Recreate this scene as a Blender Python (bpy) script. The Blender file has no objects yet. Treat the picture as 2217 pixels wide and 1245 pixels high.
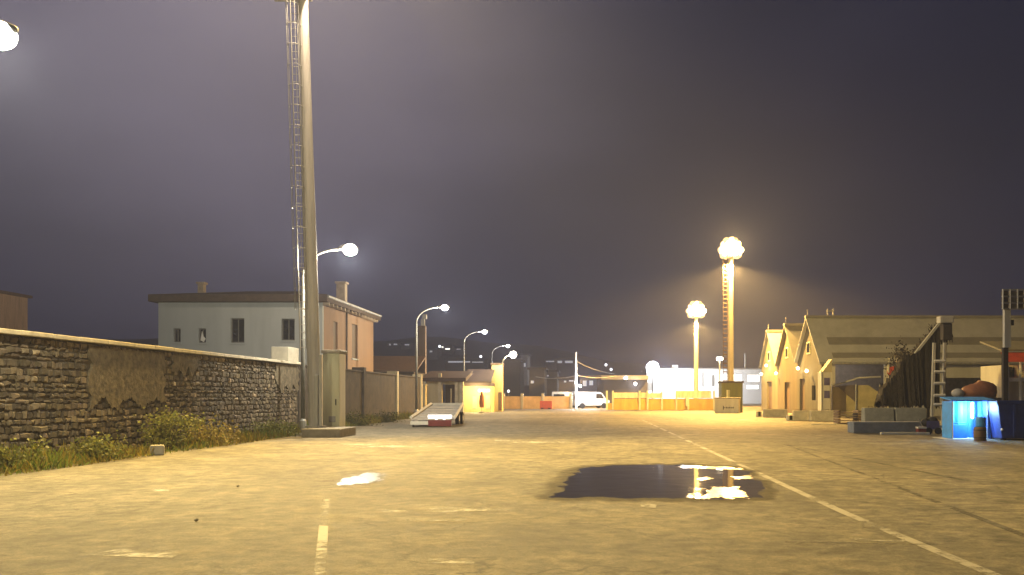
import bpy, math, random
from mathutils import Vector, Matrix
random.seed(7)
R = math.radians
sc = bpy.context.scene
col = sc.collection
F, HX, HY, EYE = 1920.0, 1275.0, 856.0, 1.6
def fx(px, d): return (px - HX) / F * d
def fz(py, d): return EYE + (HY - py) / F * d
def gd(py): return EYE * F / (py - HY)

# ---------------------------------------------------------------- materials
def nt_new(name):
    m = bpy.data.materials.new(name); m.use_nodes = True
    nt = m.node_tree
    b = nt.nodes['Principled BSDF']
    return m, nt, b
def N(nt, t, **kw):
    n = nt.nodes.new(t)
    for k, v in kw.items():
        if k.startswith('i_'): n.inputs[k[2:].replace('_', ' ')].default_value = v
        else: setattr(n, k, v)
    return n
def ramp(nt, fac, stops):
    r = N(nt, 'ShaderNodeValToRGB'); e = r.color_ramp.elements
    while len(e) < len(stops): e.new(0.5)
    for q, (p, c) in zip(e, stops):
        q.position = p; q.color = (*c, 1) if len(c) == 3 else c
    nt.links.new(fac, r.inputs['Fac']); return r.outputs['Color']
def mixc(nt, fac, a, b, mode='MIX'):
    m = N(nt, 'ShaderNodeMix', data_type='RGBA', blend_type=mode)
    for s, v in ((0, fac), (6, a), (7, b)):
        if hasattr(v, 'links') or hasattr(v, 'is_output'): nt.links.new(v, m.inputs[s])
        elif isinstance(v, (int, float)): m.inputs[s].default_value = v
        else: m.inputs[s].default_value = (*v, 1)
    return m.outputs[2]
def mat(name, c, rough=0.7, metal=0.0, var=0.25, scale=3.0, bump=0.15, bscale=40.0, streak=False, tint=False, spec=0.4, stain=0.35):
    m, nt, b = nt_new(name)
    tc = N(nt, 'ShaderNodeTexCoord')
    mp = N(nt, 'ShaderNodeMapping')
    if streak: mp.inputs['Scale'].default_value = (1, 1, 0.12)
    nt.links.new(tc.outputs['Object'], mp.inputs['Vector'])
    n1 = N(nt, 'ShaderNodeTexNoise', i_Scale=scale, i_Detail=8.0, i_Roughness=0.65)
    nt.links.new(mp.outputs[0], n1.inputs['Vector'])
    lo = tuple(x * (1 - var) for x in c); hi = tuple(min(0.95, x * (1 + var)) for x in c)
    cc = ramp(nt, n1.outputs['Fac'], [(0.3, lo), (0.7, hi)])
    n3 = N(nt, 'ShaderNodeTexNoise', i_Scale=scale * 0.35, i_Detail=5.0, i_Roughness=0.7)
    nt.links.new(mp.outputs[0], n3.inputs['Vector'])
    st = ramp(nt, n3.outputs['Fac'], [(0.52, (0, 0, 0)), (0.72, (1, 1, 1))])
    sm = N(nt, 'ShaderNodeMath', operation='MULTIPLY'); nt.links.new(st, sm.inputs[0]); sm.inputs[1].default_value = stain
    cc = mixc(nt, sm.outputs[0], cc, tuple(x * 0.45 + 0.008 for x in c))
    if tint:
        at = N(nt, 'ShaderNodeAttribute', attribute_name='tint')
        cc = mixc(nt, 1.0, cc, at.outputs['Color'], 'MULTIPLY')
    nt.links.new(cc, b.inputs['Base Color'])
    rr = N(nt, 'ShaderNodeMapRange'); rr.inputs[3].default_value = max(0.02, rough - 0.12); rr.inputs[4].default_value = min(1, rough + 0.12)
    nt.links.new(n1.outputs['Fac'], rr.inputs[0]); nt.links.new(rr.outputs[0], b.inputs['Roughness'])
    b.inputs['Metallic'].default_value = metal
    b.inputs['Specular IOR Level'].default_value = spec
    if bump:
        n2 = N(nt, 'ShaderNodeTexNoise', i_Scale=bscale, i_Detail=6.0)
        nt.links.new(tc.outputs['Object'], n2.inputs['Vector'])
        bp = N(nt, 'ShaderNodeBump', i_Strength=bump, i_Distance=0.02)
        nt.links.new(n2.outputs['Fac'], bp.inputs['Height']); nt.links.new(bp.outputs[0], b.inputs['Normal'])
    return m
def emit(name, c, s):
    m, nt, b = nt_new(name)
    b.inputs['Base Color'].default_value = (0.8, 0.8, 0.8, 1)
    b.inputs['Emission Color'].default_value = (*c, 1)
    b.inputs['Emission Strength'].default_value = s
    return m

M = {}
def asphalt():
    m, nt, b = nt_new('asphalt')
    L = nt.links.new
    tc = N(nt, 'ShaderNodeTexCoord'); o = tc.outputs['Object']
    big = N(nt, 'ShaderNodeTexNoise', i_Scale=0.11, i_Detail=6.0, i_Roughness=0.6, i_Distortion=0.6); L(o, big.inputs['Vector'])
    mid = N(nt, 'ShaderNodeTexNoise', i_Scale=0.9, i_Detail=9.0, i_Roughness=0.72); L(o, mid.inputs['Vector'])
    fine = N(nt, 'ShaderNodeTexNoise', i_Scale=28.0, i_Detail=8.0, i_Roughness=0.8); L(o, fine.inputs['Vector'])
    c1 = ramp(nt, big.outputs['Fac'], [(0.3, (0.120, 0.108, 0.082)), (0.5, (0.168, 0.152, 0.115)), (0.68, (0.22, 0.198, 0.148))])
    c2 = ramp(nt, mid.outputs['Fac'], [(0.36, (0.52, 0.50, 0.47)), (0.5, (0.95, 0.95, 0.95)), (0.64, (1.4, 1.36, 1.3))])
    c3 = ramp(nt, fine.outputs['Fac'], [(0.28, (0.4, 0.4, 0.4)), (0.5, (1, 1, 1)), (0.7, (1.6, 1.6, 1.6))])
    m3 = N(nt, 'ShaderNodeTexNoise', i_Scale=3.6, i_Detail=10.0, i_Roughness=0.78, i_Distortion=0.4); L(o, m3.inputs['Vector'])
    c4 = ramp(nt, m3.outputs['Fac'], [(0.36, (0.55, 0.53, 0.5)), (0.5, (1, 1, 1)), (0.63, (1.4, 1.38, 1.34))])
    c = mixc(nt, 1.0, c1, c2, 'MULTIPLY'); c = mixc(nt, 0.85, c, c4, 'MULTIPLY'); c = mixc(nt, 0.8, c, c3, 'MULTIPLY')
    # crawling cracks
    wob = N(nt, 'ShaderNodeTexNoise', i_Scale=1.3, i_Detail=5.0); L(o, wob.inputs['Vector'])
    ws = N(nt, 'ShaderNodeVectorMath', operation='SCALE'); ws.inputs['Scale'].default_value = 1.6; L(wob.outputs['Color'], ws.inputs[0])
    wa = N(nt, 'ShaderNodeVectorMath', operation='ADD'); L(o, wa.inputs[0]); L(ws.outputs[0], wa.inputs[1])
    vor = N(nt, 'ShaderNodeTexVoronoi', feature='DISTANCE_TO_EDGE', i_Scale=0.33); L(wa.outputs[0], vor.inputs['Vector'])
    crk = ramp(nt, vor.outputs['Distance'], [(0.004, (1, 1, 1)), (0.016, (0, 0, 0))])
    gate = ramp(nt, big.outputs['Fac'], [(0.45, (0, 0, 0)), (0.55, (1, 1, 1))])
    cm = N(nt, 'ShaderNodeMath', operation='MULTIPLY'); L(crk, cm.inputs[0]); L(gate, cm.inputs[1])
    cg = N(nt, 'ShaderNodeMath', operation='MULTIPLY'); L(cm.outputs[0], cg.inputs[0]); cg.inputs[1].default_value = 0.55
    c = mixc(nt, cg.outputs[0], c, (0.035, 0.03, 0.026))
    # tar stains and tyre scuffs drawn out along the road
    mp = N(nt, 'ShaderNodeMapping'); mp.inputs['Scale'].default_value = (1.1, 0.07, 1); mp.inputs['Rotation'].default_value = (0, 0, 0.05); L(o, mp.inputs['Vector'])
    sk = N(nt, 'ShaderNodeTexNoise', i_Scale=1.0, i_Detail=4.0); L(mp.outputs[0], sk.inputs['Vector'])
    sf = ramp(nt, sk.outputs['Fac'], [(0.56, (0, 0, 0)), (0.72, (0.5, 0.5, 0.5))])
    c = mixc(nt, sf, c, (0.07, 0.062, 0.052))
    sp = N(nt, 'ShaderNodeTexVoronoi', i_Scale=1.7); L(wa.outputs[0], sp.inputs['Vector'])
    sq = ramp(nt, sp.outputs['Distance'], [(0.05, (0.75, 0.75, 0.75)), (0.13, (0, 0, 0))])
    sqm = N(nt, 'ShaderNodeMath', operation='MULTIPLY'); L(sq, sqm.inputs[0]); L(gate, sqm.inputs[1])
    c = mixc(nt, sqm.outputs[0], c, (0.06, 0.055, 0.045))
    L(c, b.inputs['Base Color'])
    rr = N(nt, 'ShaderNodeMapRange'); rr.inputs[3].default_value = 0.55; rr.inputs[4].default_value = 0.95
    L(mid.outputs['Fac'], rr.inputs[0]); L(rr.outputs[0], b.inputs['Roughness'])
    b.inputs['Specular IOR Level'].default_value = 0.35
    h = N(nt, 'ShaderNodeMath', operation='MULTIPLY_ADD'); L(mid.outputs['Fac'], h.inputs[0]); h.inputs[1].default_value = 2.5; L(fine.outputs['Fac'], h.inputs[2])
    bp = N(nt, 'ShaderNodeBump', i_Strength=0.9, i_Distance=0.03); L(h.outputs[0], bp.inputs['Height']); L(bp.outputs[0], b.inputs['Normal'])
    return m
def worn_paint(name, c, thr):
    m, nt, b = nt_new(name); L = nt.links.new
    tc = N(nt, 'ShaderNodeTexCoord'); o = tc.outputs['Object']
    n = N(nt, 'ShaderNodeTexNoise', i_Scale=5.0, i_Detail=10.0, i_Roughness=0.75); L(o, n.inputs['Vector'])
    n2 = N(nt, 'ShaderNodeTexNoise', i_Scale=0.7, i_Detail=4.0); L(o, n2.inputs['Vector'])
    a = N(nt, 'ShaderNodeMath', operation='ADD'); L(n.outputs['Fac'], a.inputs[0]); L(n2.outputs['Fac'], a.inputs[1])
    f = ramp(nt, a.outputs[0], [(0.5, (0, 0, 0)), (1.0, (1, 1, 1))])
    mr = N(nt, 'ShaderNodeMapRange'); mr.inputs[1].default_value = thr - 0.12; mr.inputs[2].default_value = thr + 0.12; L(a.outputs[0], mr.inputs[0])
    tr = N(nt, 'ShaderNodeBsdfTransparent'); mx = N(nt, 'ShaderNodeMixShader')
    b.inputs['Base Color'].default_value = (*c, 1); b.inputs['Roughness'].default_value = 0.7
    L(mr.outputs[0], mx.inputs[0]); L(tr.outputs[0], mx.inputs[1]); L(b.outputs[0], mx.inputs[2])
    L(mx.outputs[0], nt.nodes['Material Output'].inputs['Surface'])
    return m
def water(name='puddle_water', rough=.03):
    m, nt, b = nt_new(name); L = nt.links.new
    tc = N(nt, 'ShaderNodeTexCoord')
    n = N(nt, 'ShaderNodeTexNoise', i_Scale=1.5, i_Detail=2.0); L(tc.outputs['Object'], n.inputs['Vector'])
    b.inputs['Base Color'].default_value = (0.018, 0.015, 0.012, 1)
    b.inputs['Roughness'].default_value = rough; b.inputs['IOR'].default_value = 1.33
    bp = N(nt, 'ShaderNodeBump', i_Strength=0.22, i_Distance=0.02); L(n.outputs['Fac'], bp.inputs['Height']); L(bp.outputs[0], b.inputs['Normal'])
    return m
def leafmat(name, c, var=0.5):
    m, nt, b = nt_new(name); L = nt.links.new
    at = N(nt, 'ShaderNodeAttribute', attribute_name='tint')
    cc = mixc(nt, 1.0, c, at.outputs['Color'], 'MULTIPLY'); L(cc, b.inputs['Base Color'])
    b.inputs['Roughness'].default_value = 0.6; b.inputs['Specular IOR Level'].default_value = 0.25
    tl = N(nt, 'ShaderNodeBsdfTranslucent'); L(cc, tl.inputs['Color'])
    mx = N(nt, 'ShaderNodeMixShader'); mx.inputs[0].default_value = 0.3
    L(b.outputs[0], mx.inputs[1]); L(tl.outputs[0], mx.inputs[2]); L(mx.outputs[0], nt.nodes['Material Output'].inputs['Surface'])
    return m
M['asphalt'] = asphalt()
M['line'] = worn_paint('white_road_paint', (0.33, 0.31, 0.27), 0.92)
M['faint'] = worn_paint('faded_road_paint', (0.235, 0.215, 0.165), .96)
M['oldline'] = worn_paint('worn_road_paint', (0.33, 0.31, 0.26), 1.05)
M['patch'] = worn_paint('asphalt_patch', (0.095, 0.086, 0.072), 1.04)
M['water'] = water(); M['film'] = water('wet_film', .34); M['film2'] = water('thin_wet_film', .2); M['damp'] = worn_paint('damp_asphalt', (0.085, 0.076, 0.062), 1.02)
def edge_mask(m, sc_, k, damp=False):
    nt = m.node_tree; L = nt.links.new; b = nt.nodes['Principled BSDF']; tc = N(nt, 'ShaderNodeTexCoord')
    mp = N(nt, 'ShaderNodeMapping'); mp.inputs['Scale'].default_value = (1, .5, 1); L(tc.outputs['Object'], mp.inputs['Vector'])
    n = N(nt, 'ShaderNodeTexNoise', i_Scale=sc_, i_Detail=8.0, i_Roughness=.62); L(mp.outputs[0], n.inputs['Vector'])
    at = N(nt, 'ShaderNodeAttribute', attribute_name='edge')
    f = N(nt, 'ShaderNodeMath', operation='MULTIPLY_ADD'); L(n.outputs['Fac'], f.inputs[0]); f.inputs[1].default_value = k * 2; f.inputs[2].default_value = -k
    g = N(nt, 'ShaderNodeMath', operation='ADD'); L(f.outputs[0], g.inputs[0]); L(at.outputs['Fac'], g.inputs[1])
    mr = N(nt, 'ShaderNodeMapRange'); mr.inputs[1].default_value = .46; mr.inputs[2].default_value = .54; L(g.outputs[0], mr.inputs[0])
    tr = N(nt, 'ShaderNodeBsdfTransparent'); mx = N(nt, 'ShaderNodeMixShader'); base = tr.outputs[0]
    if damp:
        d = N(nt, 'ShaderNodeBsdfPrincipled'); d.inputs['Base Color'].default_value = (.07, .062, .05, 1); d.inputs['Roughness'].default_value = .8
        d.inputs['Specular IOR Level'].default_value = .15
        m2 = N(nt, 'ShaderNodeMapRange'); m2.inputs[1].default_value = .12; m2.inputs[2].default_value = .42; m2.inputs[4].default_value = .75; L(g.outputs[0], m2.inputs[0])
        mx2 = N(nt, 'ShaderNodeMixShader'); L(m2.outputs[0], mx2.inputs[0]); L(tr.outputs[0], mx2.inputs[1]); L(d.outputs[0], mx2.inputs[2]); base = mx2.outputs[0]
    L(mr.outputs[0], mx.inputs[0]); L(base, mx.inputs[1]); L(b.outputs[0], mx.inputs[2]); L(mx.outputs[0], nt.nodes['Material Output'].inputs['Surface'])
edge_mask(M['water'], 1.6, .5, True); edge_mask(M['film'], 6.5, 2.8); edge_mask(M['film2'], 4.0, 2.2)
M['soil'] = mat('soil', (0.09, 0.075, 0.045), 0.95, scale=2, bump=0.8, bscale=12)
M['stone'] = mat('rubble_stone', (0.15, 0.125, 0.095), 0.85, var=0.4, scale=6, bump=0.5, bscale=25, tint=True)
M['mortar'] = mat('dark_mortar', (0.085, 0.07, 0.054), 0.95, scale=4, bump=0.5)
M['plaster'] = mat('old_plaster', (0.115, 0.095, 0.066), 0.92, var=0.7, scale=4.5, bump=1.0, bscale=9, stain=0.85)
M['coping'] = mat('coping_concrete', (0.5, 0.46, 0.38), 0.85, scale=2.5, bump=0.3)
M['darkwall'] = mat('grimy_render', (0.058, 0.048, 0.04), 0.95, var=0.6, scale=1.5, bump=1.0, bscale=6, stain=.7)
M['house'] = mat('grey_green_render', (0.42, 0.46, 0.48), 0.9, var=0.12, scale=0.8, streak=True, bump=0.2)
M['houseside'] = mat('sodium_tinted_render', (0.30, 0.2, 0.135), 0.9, var=.15, scale=.8, streak=True, bump=.2)  # orange of the sodium light put into the side wall's colour
M['roof'] = mat('roof_tiles', (0.085, 0.062, 0.05), 0.9, scale=5, bump=0.5)
M['fascia'] = mat('timber_fascia', (0.06, 0.05, 0.045), 0.8)
M['rafter'] = mat('pale_rafters', (0.45, 0.36, 0.27), 0.8)
M['glass'] = mat('dark_window_glass', (0.015, 0.017, 0.02), 0.12, bump=0.0, spec=0.6)
M['frame'] = mat('grey_frame', (0.13, 0.13, 0.125), 0.6)
M['shutter'] = mat('brown_shutter', (0.10, 0.07, 0.045), 0.7, streak=True)
M['chimney'] = mat('chimney_render', (0.36, 0.30, 0.23), 0.9)
M['galv'] = mat('galvanised_steel', (0.36, 0.36, 0.35), 0.5, metal=0.45, scale=4, streak=True, bump=0.08, stain=0.2)
M['polegrey'] = mat('grey_pole_paint', (0.13, 0.13, 0.12), 0.7)
M['mastgrey'] = mat('weathered_mast_steel', (0.42, 0.41, 0.40), 0.65, metal=0.0, scale=3, streak=True, bump=0.1)
M['cabinet'] = mat('pale_cabinet_paint', (0.5, 0.5, 0.36), 0.6, var=0.14, scale=2, streak=True, bump=0.06, stain=0.3)
M['concrete'] = mat('concrete', (0.27, 0.25, 0.21), 0.9, scale=3, bump=0.35)
M['palecon'] = mat('pale_concrete', (0.42, 0.39, 0.33), 0.9, scale=2.5, bump=0.3)
M['greycon'] = mat('grey_concrete', (0.2, 0.22, 0.255), 0.9, scale=2.5, bump=0.3)
M['brown'] = mat('brown_paint', (0.13, 0.085, 0.055), 0.7, streak=True)
M['lampgrey'] = mat('lamp_housing', (0.25, 0.25, 0.25), 0.5, metal=0.3)
M['yellow'] = mat('yellow_render', (0.60, 0.47, 0.20), 0.85, var=0.12, scale=1.2, streak=True)
M['cream'] = mat('cream_render', (0.45, 0.40, 0.28), 0.85, var=0.2, scale=1.2, streak=True)
M['darkroof'] = mat('dark_roof', (0.06, 0.04, 0.035), 0.8)
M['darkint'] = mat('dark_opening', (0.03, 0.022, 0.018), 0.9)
M['orange'] = mat('orange_boards', (0.78, 0.47, 0.10), 0.7, scale=1.2, streak=True)
M['orangewall'] = mat('ochre_wall', (0.62, 0.42, 0.2), 0.85, scale=1.0)
M['hoard'] = mat('pale_hoarding', (0.8, 0.78, 0.5), 0.7, streak=True)
M['white'] = mat('white_paint', (0.78, 0.78, 0.76), 0.55, var=0.08, bump=0.04, stain=0.15)
M['offwhite'] = mat('off_white_paint', (0.55, 0.53, 0.47), 0.65, var=0.12, streak=True)
M['red'] = mat('red_plastic', (0.45, 0.07, 0.035), 0.5, bump=0.05)
M['darkred'] = mat('dark_red_paint', (0.14, 0.022, 0.022), 0.5, bump=0.05)
M['rubber'] = mat('black_rubber', (0.018, 0.018, 0.018), 0.85)
M['deck'] = mat('worn_deck', (0.34, 0.31, 0.27), 0.75, scale=4, bump=0.2)
M['canvas'] = mat('tent_canvas', (0.44, 0.39, 0.24), 0.75, var=0.12, scale=1.5, streak=True, bump=0.1, stain=0.25)
M['canvas2'] = mat('dim_tent_canvas', (0.30, 0.25, 0.15), 0.8, var=0.15, scale=1.5, streak=True, bump=0.1)
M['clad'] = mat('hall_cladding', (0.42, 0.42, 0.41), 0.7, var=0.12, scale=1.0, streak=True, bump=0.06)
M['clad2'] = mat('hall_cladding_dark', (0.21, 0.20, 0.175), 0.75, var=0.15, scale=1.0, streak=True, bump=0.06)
M['gable'] = mat('yellowish_gable_render', (0.17, 0.148, 0.095), 0.88, var=.2, scale=1.0, streak=True, bump=.2, stain=.45)
M['gable1'] = mat('olive_gable_render', (0.105, 0.096, 0.07), 0.88, var=.3, scale=1.0, streak=True, bump=.2, stain=.5)
M['gable2'] = mat('dim_gable_render', (0.115, 0.092, 0.06), 0.88, var=.3, scale=1.0, streak=True, bump=.2, stain=.5)
M['inner'] = mat('hall_inner', (0.22, 0.19, 0.17), 0.85)
M['tarpy'] = mat('yellowed_tarp', (0.46, 0.40, 0.2), 0.7, var=0.2, scale=1.5, bump=0.3, bscale=6)
M['tarpb'] = mat('brown_tarp', (0.13, 0.105, 0.09), 0.8, bump=0.3, bscale=6)
M['orangetarp'] = mat('orange_tarp', (0.42, 0.17, 0.075), 0.65, var=0.2, bump=0.5, bscale=5)
M['blue'] = mat('blue_tarp', (0.05, 0.27, 0.75), 0.55, var=0.2, scale=2.5, bump=0.35, bscale=7)
M['navy'] = mat('navy_steel', (0.02, 0.045, 0.24), 0.55, var=0.3, bump=0.1)
M['purple'] = mat('violet_plastic', (0.10, 0.085, 0.20), 0.6)
M['olive'] = mat('olive_paint', (0.14, 0.15, 0.05), 0.7, streak=True)
M['net'] = mat('dark_netting', (0.008, 0.006, 0.006), 0.92, var=.6, scale=3, streak=True, bump=.6, bscale=14)
M['bark'] = mat('bark', (0.06, 0.045, 0.035), 0.95, bump=0.7, bscale=18)
M['leafdark'] = leafmat('dark_leaves', (0.022, 0.02, 0.018))
M['leaf'] = leafmat('weed_leaves', (0.165, 0.17, 0.05))
M['leaf2'] = leafmat('dry_weed_leaves', (0.24, 0.2, 0.07))
M['hedge'] = leafmat('hedge_leaves', (0.07, 0.075, 0.025))
M['hill'] = mat('hill_scrub', (0.03, 0.032, 0.036), 0.95, scale=0.05)
M['town'] = mat('town_wall', (0.17, 0.16, 0.16), 0.9, var=0.25, scale=0.3)
M['towndark'] = mat('dark_town_wall', (0.07, 0.065, 0.07), 0.9, var=0.25, scale=0.3)
M['ink'] = mat('black_stencil_paint', (0.03, 0.025, 0.025), 0.7, bump=0)
SOD = (1.0, 0.55, 0.12); SODM = (1.0, 0.64, 0.105); WARM = (1.0, 0.86, 0.52); COOL = (0.93, 0.96, 1.0)
M['e_sod'] = emit('sodium_lamp_glass', (1.0, 0.80, 0.38), 30)
M['e_sod2'] = emit('sodium_lamp_outer_glass', (1.0, 0.60, 0.2), 1.7)
M['e_warm'] = emit('warm_lamp_glass', (1.0, 0.96, 0.78), 30)
M['e_cool'] = emit('cool_lamp_glass', COOL, 26)
M['e_dim'] = emit('far_lamp', (0.9, 0.93, 1.0), 3.0)
M['e_win'] = emit('lit_window_glass', (1.0, 0.98, 0.86), 2.2)
M['e_win2'] = emit('dim_lit_window', (0.75, 0.77, 0.9), 0.42)
M['e_bulb'] = emit('festoon_bulb', (1.0, 0.85, 0.5), 9)
M['e_bar'] = emit('glowing_strip', (1.0, 0.97, 0.95), 2.4)
M['e_cyan'] = emit('cyan_tube', (0.45, 0.85, 1.0), 16)

# ---------------------------------------------------------------- mesh builder
class MB:
    def __init__(s): s.v = []; s.f = []; s.t = []; s.cur = (1, 1, 1)
    def add(s, vs, fs):
        o = len(s.v); s.v += [Vector(p) for p in vs]
        for f in fs: s.f.append([o + i for i in f]); s.t.append(s.cur)
    def box(s, x0, x1, y0, y1, z0, z1, rot=0.0, ch=0.0):
        c = Vector(((x0 + x1) / 2, (y0 + y1) / 2, 0))
        vs = [(x, y, z) for z in (z0, z1) for y in (y0, y1) for x in (x0, x1)]
        if rot:
            m = Matrix.Rotation(rot, 3, 'Z'); vs = [m @ (Vector(p) - c) + c for p in vs]
        s.add(vs, [(0, 2, 3, 1), (4, 5, 7, 6), (0, 1, 5, 4), (2, 6, 7, 3), (0, 4, 6, 2), (1, 3, 7, 5)])
        return s
    def tube(s, pts, rad, n=10, cap=True):
        pts = [Vector(p) for p in pts]
        if not isinstance(rad, (list, tuple)): rad = [rad] * len(pts)
        vs = []; ref = None
        for i, p in enumerate(pts):
            d = (pts[min(i + 1, len(pts) - 1)] - pts[max(i - 1, 0)]).normalized()
            if ref is None: ref = Vector((1, 0, 0)) if abs(d.x) < 0.9 else Vector((0, 1, 0))
            u = d.cross(ref).normalized(); w = d.cross(u).normalized(); ref = -w if False else ref
            for k in range(n):
                a = 2 * math.pi * k / n
                vs.append(p + (u * math.cos(a) + w * math.sin(a)) * rad[i])
        fs = []
        for i in range(len(pts) - 1):
            for k in range(n):
                fs.append((i * n + k, i * n + (k + 1) % n, (i + 1) * n + (k + 1) % n, (i + 1) * n + k))
        if cap:
            fs.append(tuple(range(n))[::-1]); fs.append(tuple((len(pts) - 1) * n + k for k in range(n)))
        s.add(vs, fs); return s
    def bar(s, p, q, w): return s.tube([p, q], w * 0.7071, 4)
    def lathe(s, c, prof, n=16):
        vs = []; c = Vector(c)
        for r, z in prof:
            for k in range(n):
                a = 2 * math.pi * k / n; vs.append(c + Vector((r * math.cos(a), r * math.sin(a), z)))
        fs = [(i * n + k, i * n + (k + 1) % n, (i + 1) * n + (k + 1) % n, (i + 1) * n + k) for i in range(len(prof) - 1) for k in range(n)]
        fs.append(tuple(range(n))[::-1]); fs.append(tuple((len(prof) - 1) * n + k for k in range(n)))
        s.add(vs, fs); return s
    def poly(s, pts): s.add(pts, [tuple(range(len(pts)))]); return s
    def prism(s, pts, ext):
        n = len(pts); e = Vector(ext); pts = [Vector(p) for p in pts]
        s.add(pts + [p + e for p in pts], [tuple(range(n)), tuple(range(2 * n - 1, n - 1, -1))] + [(i, n + i, n + (i + 1) % n, (i + 1) % n) for i in range(n)])
        return s
    def ball(s, c, r, n=12, sq=1.0):
        prof = [(max(0.001, r * math.sin(math.pi * i / 8)), -r * sq * math.cos(math.pi * i / 8)) for i in range(9)]
        return s.lathe(c, prof, n)
    def wall(s, p0, U, W, z0, z1, T, holes):
        """wall slab with real openings; U unit vec along, T vec = thickness inward"""
        p0 = Vector(p0); U = Vector(U); T = Vector(T)
        us = sorted({0, W, *[h[0] for h in holes], *[h[1] for h in holes]}); zs = sorted({z0, z1, *[h[2] for h in holes], *[h[3] for h in holes]})
        def solid(i, j):
            if i < 0 or j < 0 or i >= len(us) - 1 or j >= len(zs) - 1: return False
            u, z = (us[i] + us[i + 1]) / 2, (zs[j] + zs[j + 1]) / 2
            return not any(h[0] < u < h[1] and h[2] < z < h[3] for h in holes)
        P = lambda u, z, t: p0 + U * u + Vector((0, 0, z)) + T * t
        for i in range(len(us) - 1):
            for j in range(len(zs) - 1):
                if not solid(i, j): continue
                a, b, c, d = us[i], us[i + 1], zs[j], zs[j + 1]
                s.add([P(a, c, 0), P(b, c, 0), P(b, d, 0), P(a, d, 0)], [(0, 1, 2, 3)])
                s.add([P(a, c, 1), P(b, c, 1), P(b, d, 1), P(a, d, 1)], [(3, 2, 1, 0)])
                for di, dj, q in ((-1, 0, ((a, c), (a, d))), (1, 0, ((b, d), (b, c))), (0, -1, ((b, c), (a, c))), (0, 1, ((a, d), (b, d)))):
                    if not solid(i + di, j + dj):
                        (u1, w1), (u2, w2) = q
                        s.add([P(u1, w1, 0), P(u2, w2, 0), P(u2, w2, 1), P(u1, w1, 1)], [(0, 1, 2, 3)])
        return s
    def build(s, name, m, parent=None, smooth=False, bevel=0.0):
        base = parent_world(parent)
        me = bpy.data.meshes.new(name)
        org = base
        if parent is None and s.v:
            xs = [p.x for p in s.v]; ys = [p.y for p in s.v]; zs = [p.z for p in s.v]
            org = Vector(((min(xs) + max(xs)) / 2, (min(ys) + max(ys)) / 2, min(zs)))
        me.from_pydata([tuple(p - org) for p in s.v], [], s.f); me.update()
        if any(t != (1, 1, 1) for t in s.t):
            ca = me.color_attributes.new('tint', 'FLOAT_COLOR', 'CORNER')
            for pl in me.polygons:
                for li in pl.loop_indices: ca.data[li].color = (*s.t[pl.index], 1)
        else:
            if m in (M['stone'], M['leaf'], M['leaf2'], M['leafdark'], M['hedge']):
                ca = me.color_attributes.new('tint', 'FLOAT_COLOR', 'CORNER')
                for d in ca.data: d.color = (1, 1, 1, 1)
        if smooth:
            for pl in me.polygons: pl.use_smooth = True
        o = bpy.data.objects.new(name, me); col.objects.link(o); me.materials.append(m)
        if parent is not None: o.parent = parent
        else: o.location = org
        if bevel:
            bv = o.modifiers.new('bevel', 'BEVEL'); bv.width = bevel; bv.segments = 2; bv.limit_method = 'ANGLE'
        return o
WORLD = {}
def parent_world(p):
    if p is None: return Vector((0, 0, 0))
    v = Vector(p.location); q = p.parent
    while q is not None: v += q.location; q = q.parent
    return v
def tag(o, label=None, cat=None, group=None, kind=None):
    if label: o['label'] = label
    if cat: o['category'] = cat
    if group: o['group'] = group
    if kind: o['kind'] = kind
    return o
def thing(name, label, cat, loc, group=None):
    o = bpy.data.objects.new(name, None); col.objects.link(o); o.location = loc; o.empty_display_size = 0.3
    return tag(o, label, cat, group)
def dup(root, loc, label=None, group=None):
    def cp(o, par):
        c = o.copy(); col.objects.link(c); c.parent = par
        for ch in list(o.children): cp(ch, c)
        return c
    r = cp(root, None); r.location = loc
    if label: r['label'] = label
    if group: r['group'] = group
    return r
def light(kind, loc, power, color, parent=None, radius=0.2, target=None, angle=120, blend=0.6, name='light_source'):
    l = bpy.data.lights.new(name, kind); l.energy = power; l.color = color; l.shadow_soft_size = radius
    o = bpy.data.objects.new(name, l); col.objects.link(o)
    loc = Vector(loc)
    if kind == 'SPOT':
        l.spot_size = R(angle); l.spot_blend = blend
        o.rotation_euler = (Vector(target) - loc).to_track_quat('-Z', 'Y').to_euler()
    if parent is not None: o.parent = parent; loc = loc - parent_world(parent)
    o.location = loc
    return o

def leaves(mb, n, fn, size, tintrange=(0.5, 1.6), up=0.0):
    for _ in range(n):
        p = Vector(fn()); s_ = size * random.uniform(0.5, 1.4); t = random.uniform(*tintrange)
        mb.cur = (t, t * random.uniform(0.9, 1.1), t * random.uniform(0.8, 1.1))
        d = Vector((random.gauss(0, 1), random.gauss(0, 1), random.gauss(0, 1) + up)).normalized()
        u = d.orthogonal().normalized(); u = Matrix.Rotation(random.uniform(0, 6.28), 3, d) @ u; w = d.cross(u)
        mb.add([p, p + u * s_ * 0.45 + d * s_ * 0.5, p + d * s_, p - u * s_ * 0.45 + d * s_ * 0.5 + w * 0.1 * s_], [(0, 1, 2, 3)])

# ---------------------------------------------------------------- setting
tag(MB().poly([(-700, -60, 0), (700, -60, 0), (700, 700, 0), (-700, 700, 0)]).build('ground', M['asphalt']), kind='structure')
def sheet(name, pts, z, m):
    return tag(MB().poly([(x, y, z) for x, y in pts]).build(name, m), kind='structure')
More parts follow.
